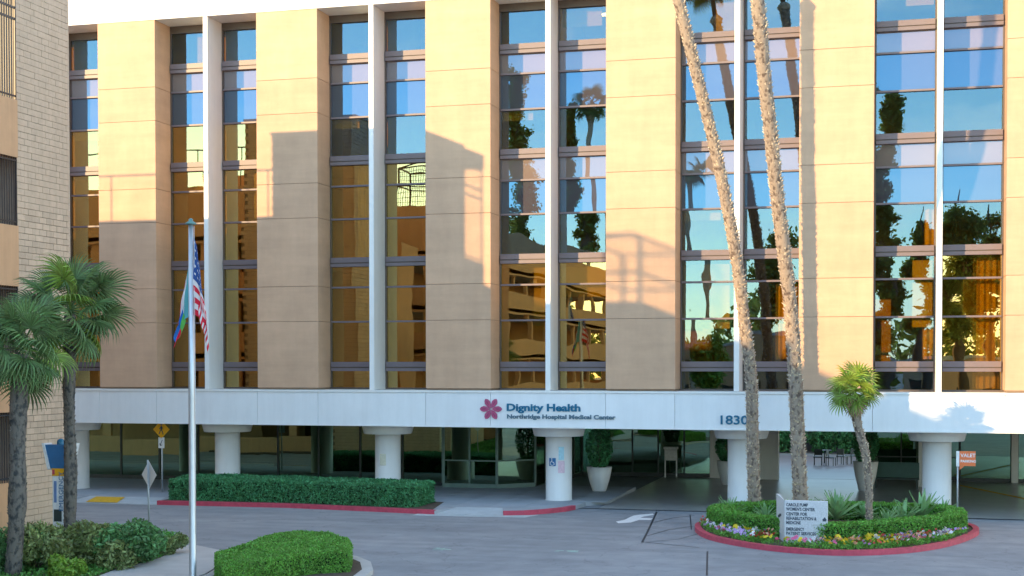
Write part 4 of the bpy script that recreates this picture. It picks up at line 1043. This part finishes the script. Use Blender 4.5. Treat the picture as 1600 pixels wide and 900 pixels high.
# outdoor chairs and tables far through the passage
def chair(loc, rz, label, m='wood'):
    root = empty('cafe_chair', loc, label, 'chair', 'dark chairs in the passage', rz)
    for x in (-.2, .2):
        for y in (-.2, .2): MB().box(x-.018, x+.018, y-.018, y+.018, 0, .45 if y < 0 else .85).build('leg', M[m], root)
    MB().box(-.24, .24, -.24, .24, .43, .48).build('seat', M[m], root); MB().box(-.22, .22, .18, .215, .55, .88).build('backrest', M[m], root)
lbls = ['dark chair at the far left of the passage seen past the second palm', 'dark chair in the middle of the passage beside the table', 'dark chair turned sideways right of the passage table', 'dark chair farthest back in the bright passage']
for i, (u, v) in enumerate(((1278, 728), (1298, 729), (1316, 727), (1330, 726))): x, y = gr(u, v); chair((x, y, .01), i*1.3, lbls[i])
x, y = gr(1288, 725); tb = empty('cafe_table', (x, y, .01), 'dark round table between the passage chairs', 'table')
MB().lathe(0, 0, [(.4, .72), (.4, .75)], 20).build('tabletop', M['wood'], tb); MB().tube([(0, 0, 0), (0, 0, .72)], .04, 8).build('pedestal', M['wood'], tb)
# bench and rack beside the right column
bx, by = gr(1400, 764); bn = empty('bench', (bx, by, .01), 'dark green bench with high back left of the right hand column', 'bench')
MB().box(-1.0, 1.0, -.25, .25, .40, .46).build('seat', M['wood'], bn); MB().box(-1.0, 1.0, .22, .27, .46, 1.15).build('backrest', mat('bench_green', (.03, .10, .08), .4), bn)
for s_ in (-.9, .9): MB().box(s_-.04, s_+.04, -.22, .22, 0, .40).build('leg', M['wood'], bn)

# ============================================================ THE WORLD BEHIND THE CAMERA (seen mirrored in the windows)
def bigtree(loc, h, r, label, n, size, kind='round', seed=0, m='tree'):
    g = np.random.default_rng(seed+100); n = int(n*(3.4 if kind == 'pine' else 2.4)); size = size*.8; root = empty('tree', loc, label, 'tree', 'trees across the street mirrored in the windows')
    mb = MB(); mb.tube([(0, 0, 0), (.1, 0, h*.4), (0, .1, h*.92)], [h*.022+.1, h*.014+.05, .04], 8)
    P = []
    if kind == 'pine':
        nb = 90
        for k in range(nb):
            t_ = k/nb; z = h*(.18+.80*t_); L = r*(1.05-.85*t_)*g.uniform(.45, 1.15); a = g.uniform(0, 2*pi); e = np.array([cos(a)*L, sin(a)*L, z+L*g.uniform(-.1, .35)])
            if k % 2 == 0: mb.tube([(0, 0, z), tuple(e)], [.06, .02], 4)
            q = n//nb; c_ = g.uniform(.25, 1.05, q)[:, None]; P.append(np.array([0, 0, z])+(e-np.array([0, 0, z]))*c_+g.normal(size=(q, 3))*np.array([.4, .4, .45])*r*.26)
    else:
        for k in range(26):
            d = g.normal(size=3); d /= np.linalg.norm(d); c_ = np.array([0, 0, h*.62])+d*np.array([r*.62, r*.62, h*.3])*g.uniform(.4, 1); mb.tube([(0, 0, h*.35), tuple(c_)], [.08, .02], 4)
            q = g.normal(size=(n//26, 3))*r*.17; P.append(c_+q)
    mb.build('trunk', M['bark'], root); leaves('crown', np.vstack(P), size, M[m], parent=root)
def mt_(u, v, Y_, w__, label, kind, seed, n=5000, m='tree'):
    p = mir(u, v, Y_); s = (2*1.37-Y_+D)/F; bigtree((p.x, Y_, 0), p.z, w__*s*.5, label, n, .32, kind, seed, m)
mt_(812, 100, -96, 85, 'tall conifer behind the parking structure, mirrored in the third window pair', 'pine', 1)
mt_(893, 150, -98, 60, 'dark conifer mirrored beside the far palm', 'pine', 2)
mt_(1382, 140, -80, 75, 'tall ragged conifer mirrored at the left of the right hand windows', 'pine', 3, 7000)
mt_(1205, 320, -84, 90, 'broad dark tree mirrored right of the leaning palms', 'round', 4)
mt_(1510, 262, -88, 90, 'tall full tree mirrored in the right hand window', 'round', 5, 8000)
mt_(1560, 290, -92, 70, 'tree mirrored at the far right window edge', 'round', 6)
mt_(1445, 290, -86, 50, 'narrow sunlit tree mirrored beside the right hand fin', 'round', 7)
mt_(1112, 505, -70, 70, 'low bright green round tree mirrored under the palms', 'round', 8, 5000, 'lime')
mt_(1020, 430, -110, 90, 'low tree at the end of the street', 'round', 9)
mt_(1620, 330, -90, 90, 'tree beyond the right edge of the mirrored view', 'round', 10)
def farpalm(u, v, Y_, label):
    p = mir(u, v, Y_); root = empty('street_palm', (p.x, Y_, 0), label, 'palm tree', 'street palms mirrored in the windows')
    pa = spline([Vector((0, 0, 0)), Vector((.3, 0, p.z*.5)), Vector((0, 0, p.z))], 8); MB().tube(pa, [.25]*len(pa), 8).build('trunk', M['tallbark'], root)
    crown(root, Vector((0, 0, p.z)), [fan_a], 26, -1.0, 1.2, 1.6, fan_d, 4)
farpalm(925, 160, -95.5, 'tall street palm mirrored in the fourth window pair')
farpalm(1088, 268, -88, 'curved street palm mirrored left of the first leaning palm')
farpalm(1010, 300, -120, 'distant street palm further down the road')
bld = empty('street_building', (0, 0, 0), 'low tan building across the street mirrored low in the windows', 'building')
MB().box(-25, -9, -128, -112, 0, 8).build('wall', M['tan'], bld); MB().box(-25.3, -8.7, -128.3, -111.7, 8, 8.5).build('roof', M['concrete'], bld)
for x in np.arange(-24, -10, 2.4):
    for z in (1.2, 4.6): MB().box(x, x+1.3, -112.0, -111.95, z, z+1.6).build('window', M['dark'], bld)
b2_ = empty('street_building', (14, -130, 0), 'low cream building with a flat roof farther across the street', 'building')
MB().box(-14, 26, -6, 6, 0, 6.5).build('wall', M['panel'], b2_); MB().box(-14.2, 26.2, -6.2, 6.2, 6.5, 6.9).build('roof', M['concrete'], b2_)
for x in np.arange(-13, 25, 3): MB().box(x, x+1.6, 6, 6.04, 1.2, 2.9).build('window', M['dark'], b2_)

# far wood along the horizon across the street
g = np.random.default_rng(77); xs = g.uniform(-70, 80, 9000); hh = 9+3.5*np.sin(xs*.21)+2.5*np.sin(xs*.57+1)+g.normal(0, .7, 9000)
tag(leaves('distant_trees', np.column_stack([xs, -150+g.normal(0, 4, 9000), hh*np.sqrt(g.uniform(0, 1, 9000))]), .9, M['tree']), kind='stuff')
# shrubs against the garden wall beyond the passage
for k, (x, lb) in enumerate(((-7.0, 'dark shrub at the left end of the garden wall beyond the passage'), (-4.6, 'leafy shrub in the middle of the garden wall beyond the passage'), (-2.2, 'round shrub at the right end of the garden wall beyond the passage'))):
    shrub('shrub', (x, 37.0, 0), (1.2, .7, 1.8), M['hedge'], lb, 1500, .14, 20+k)
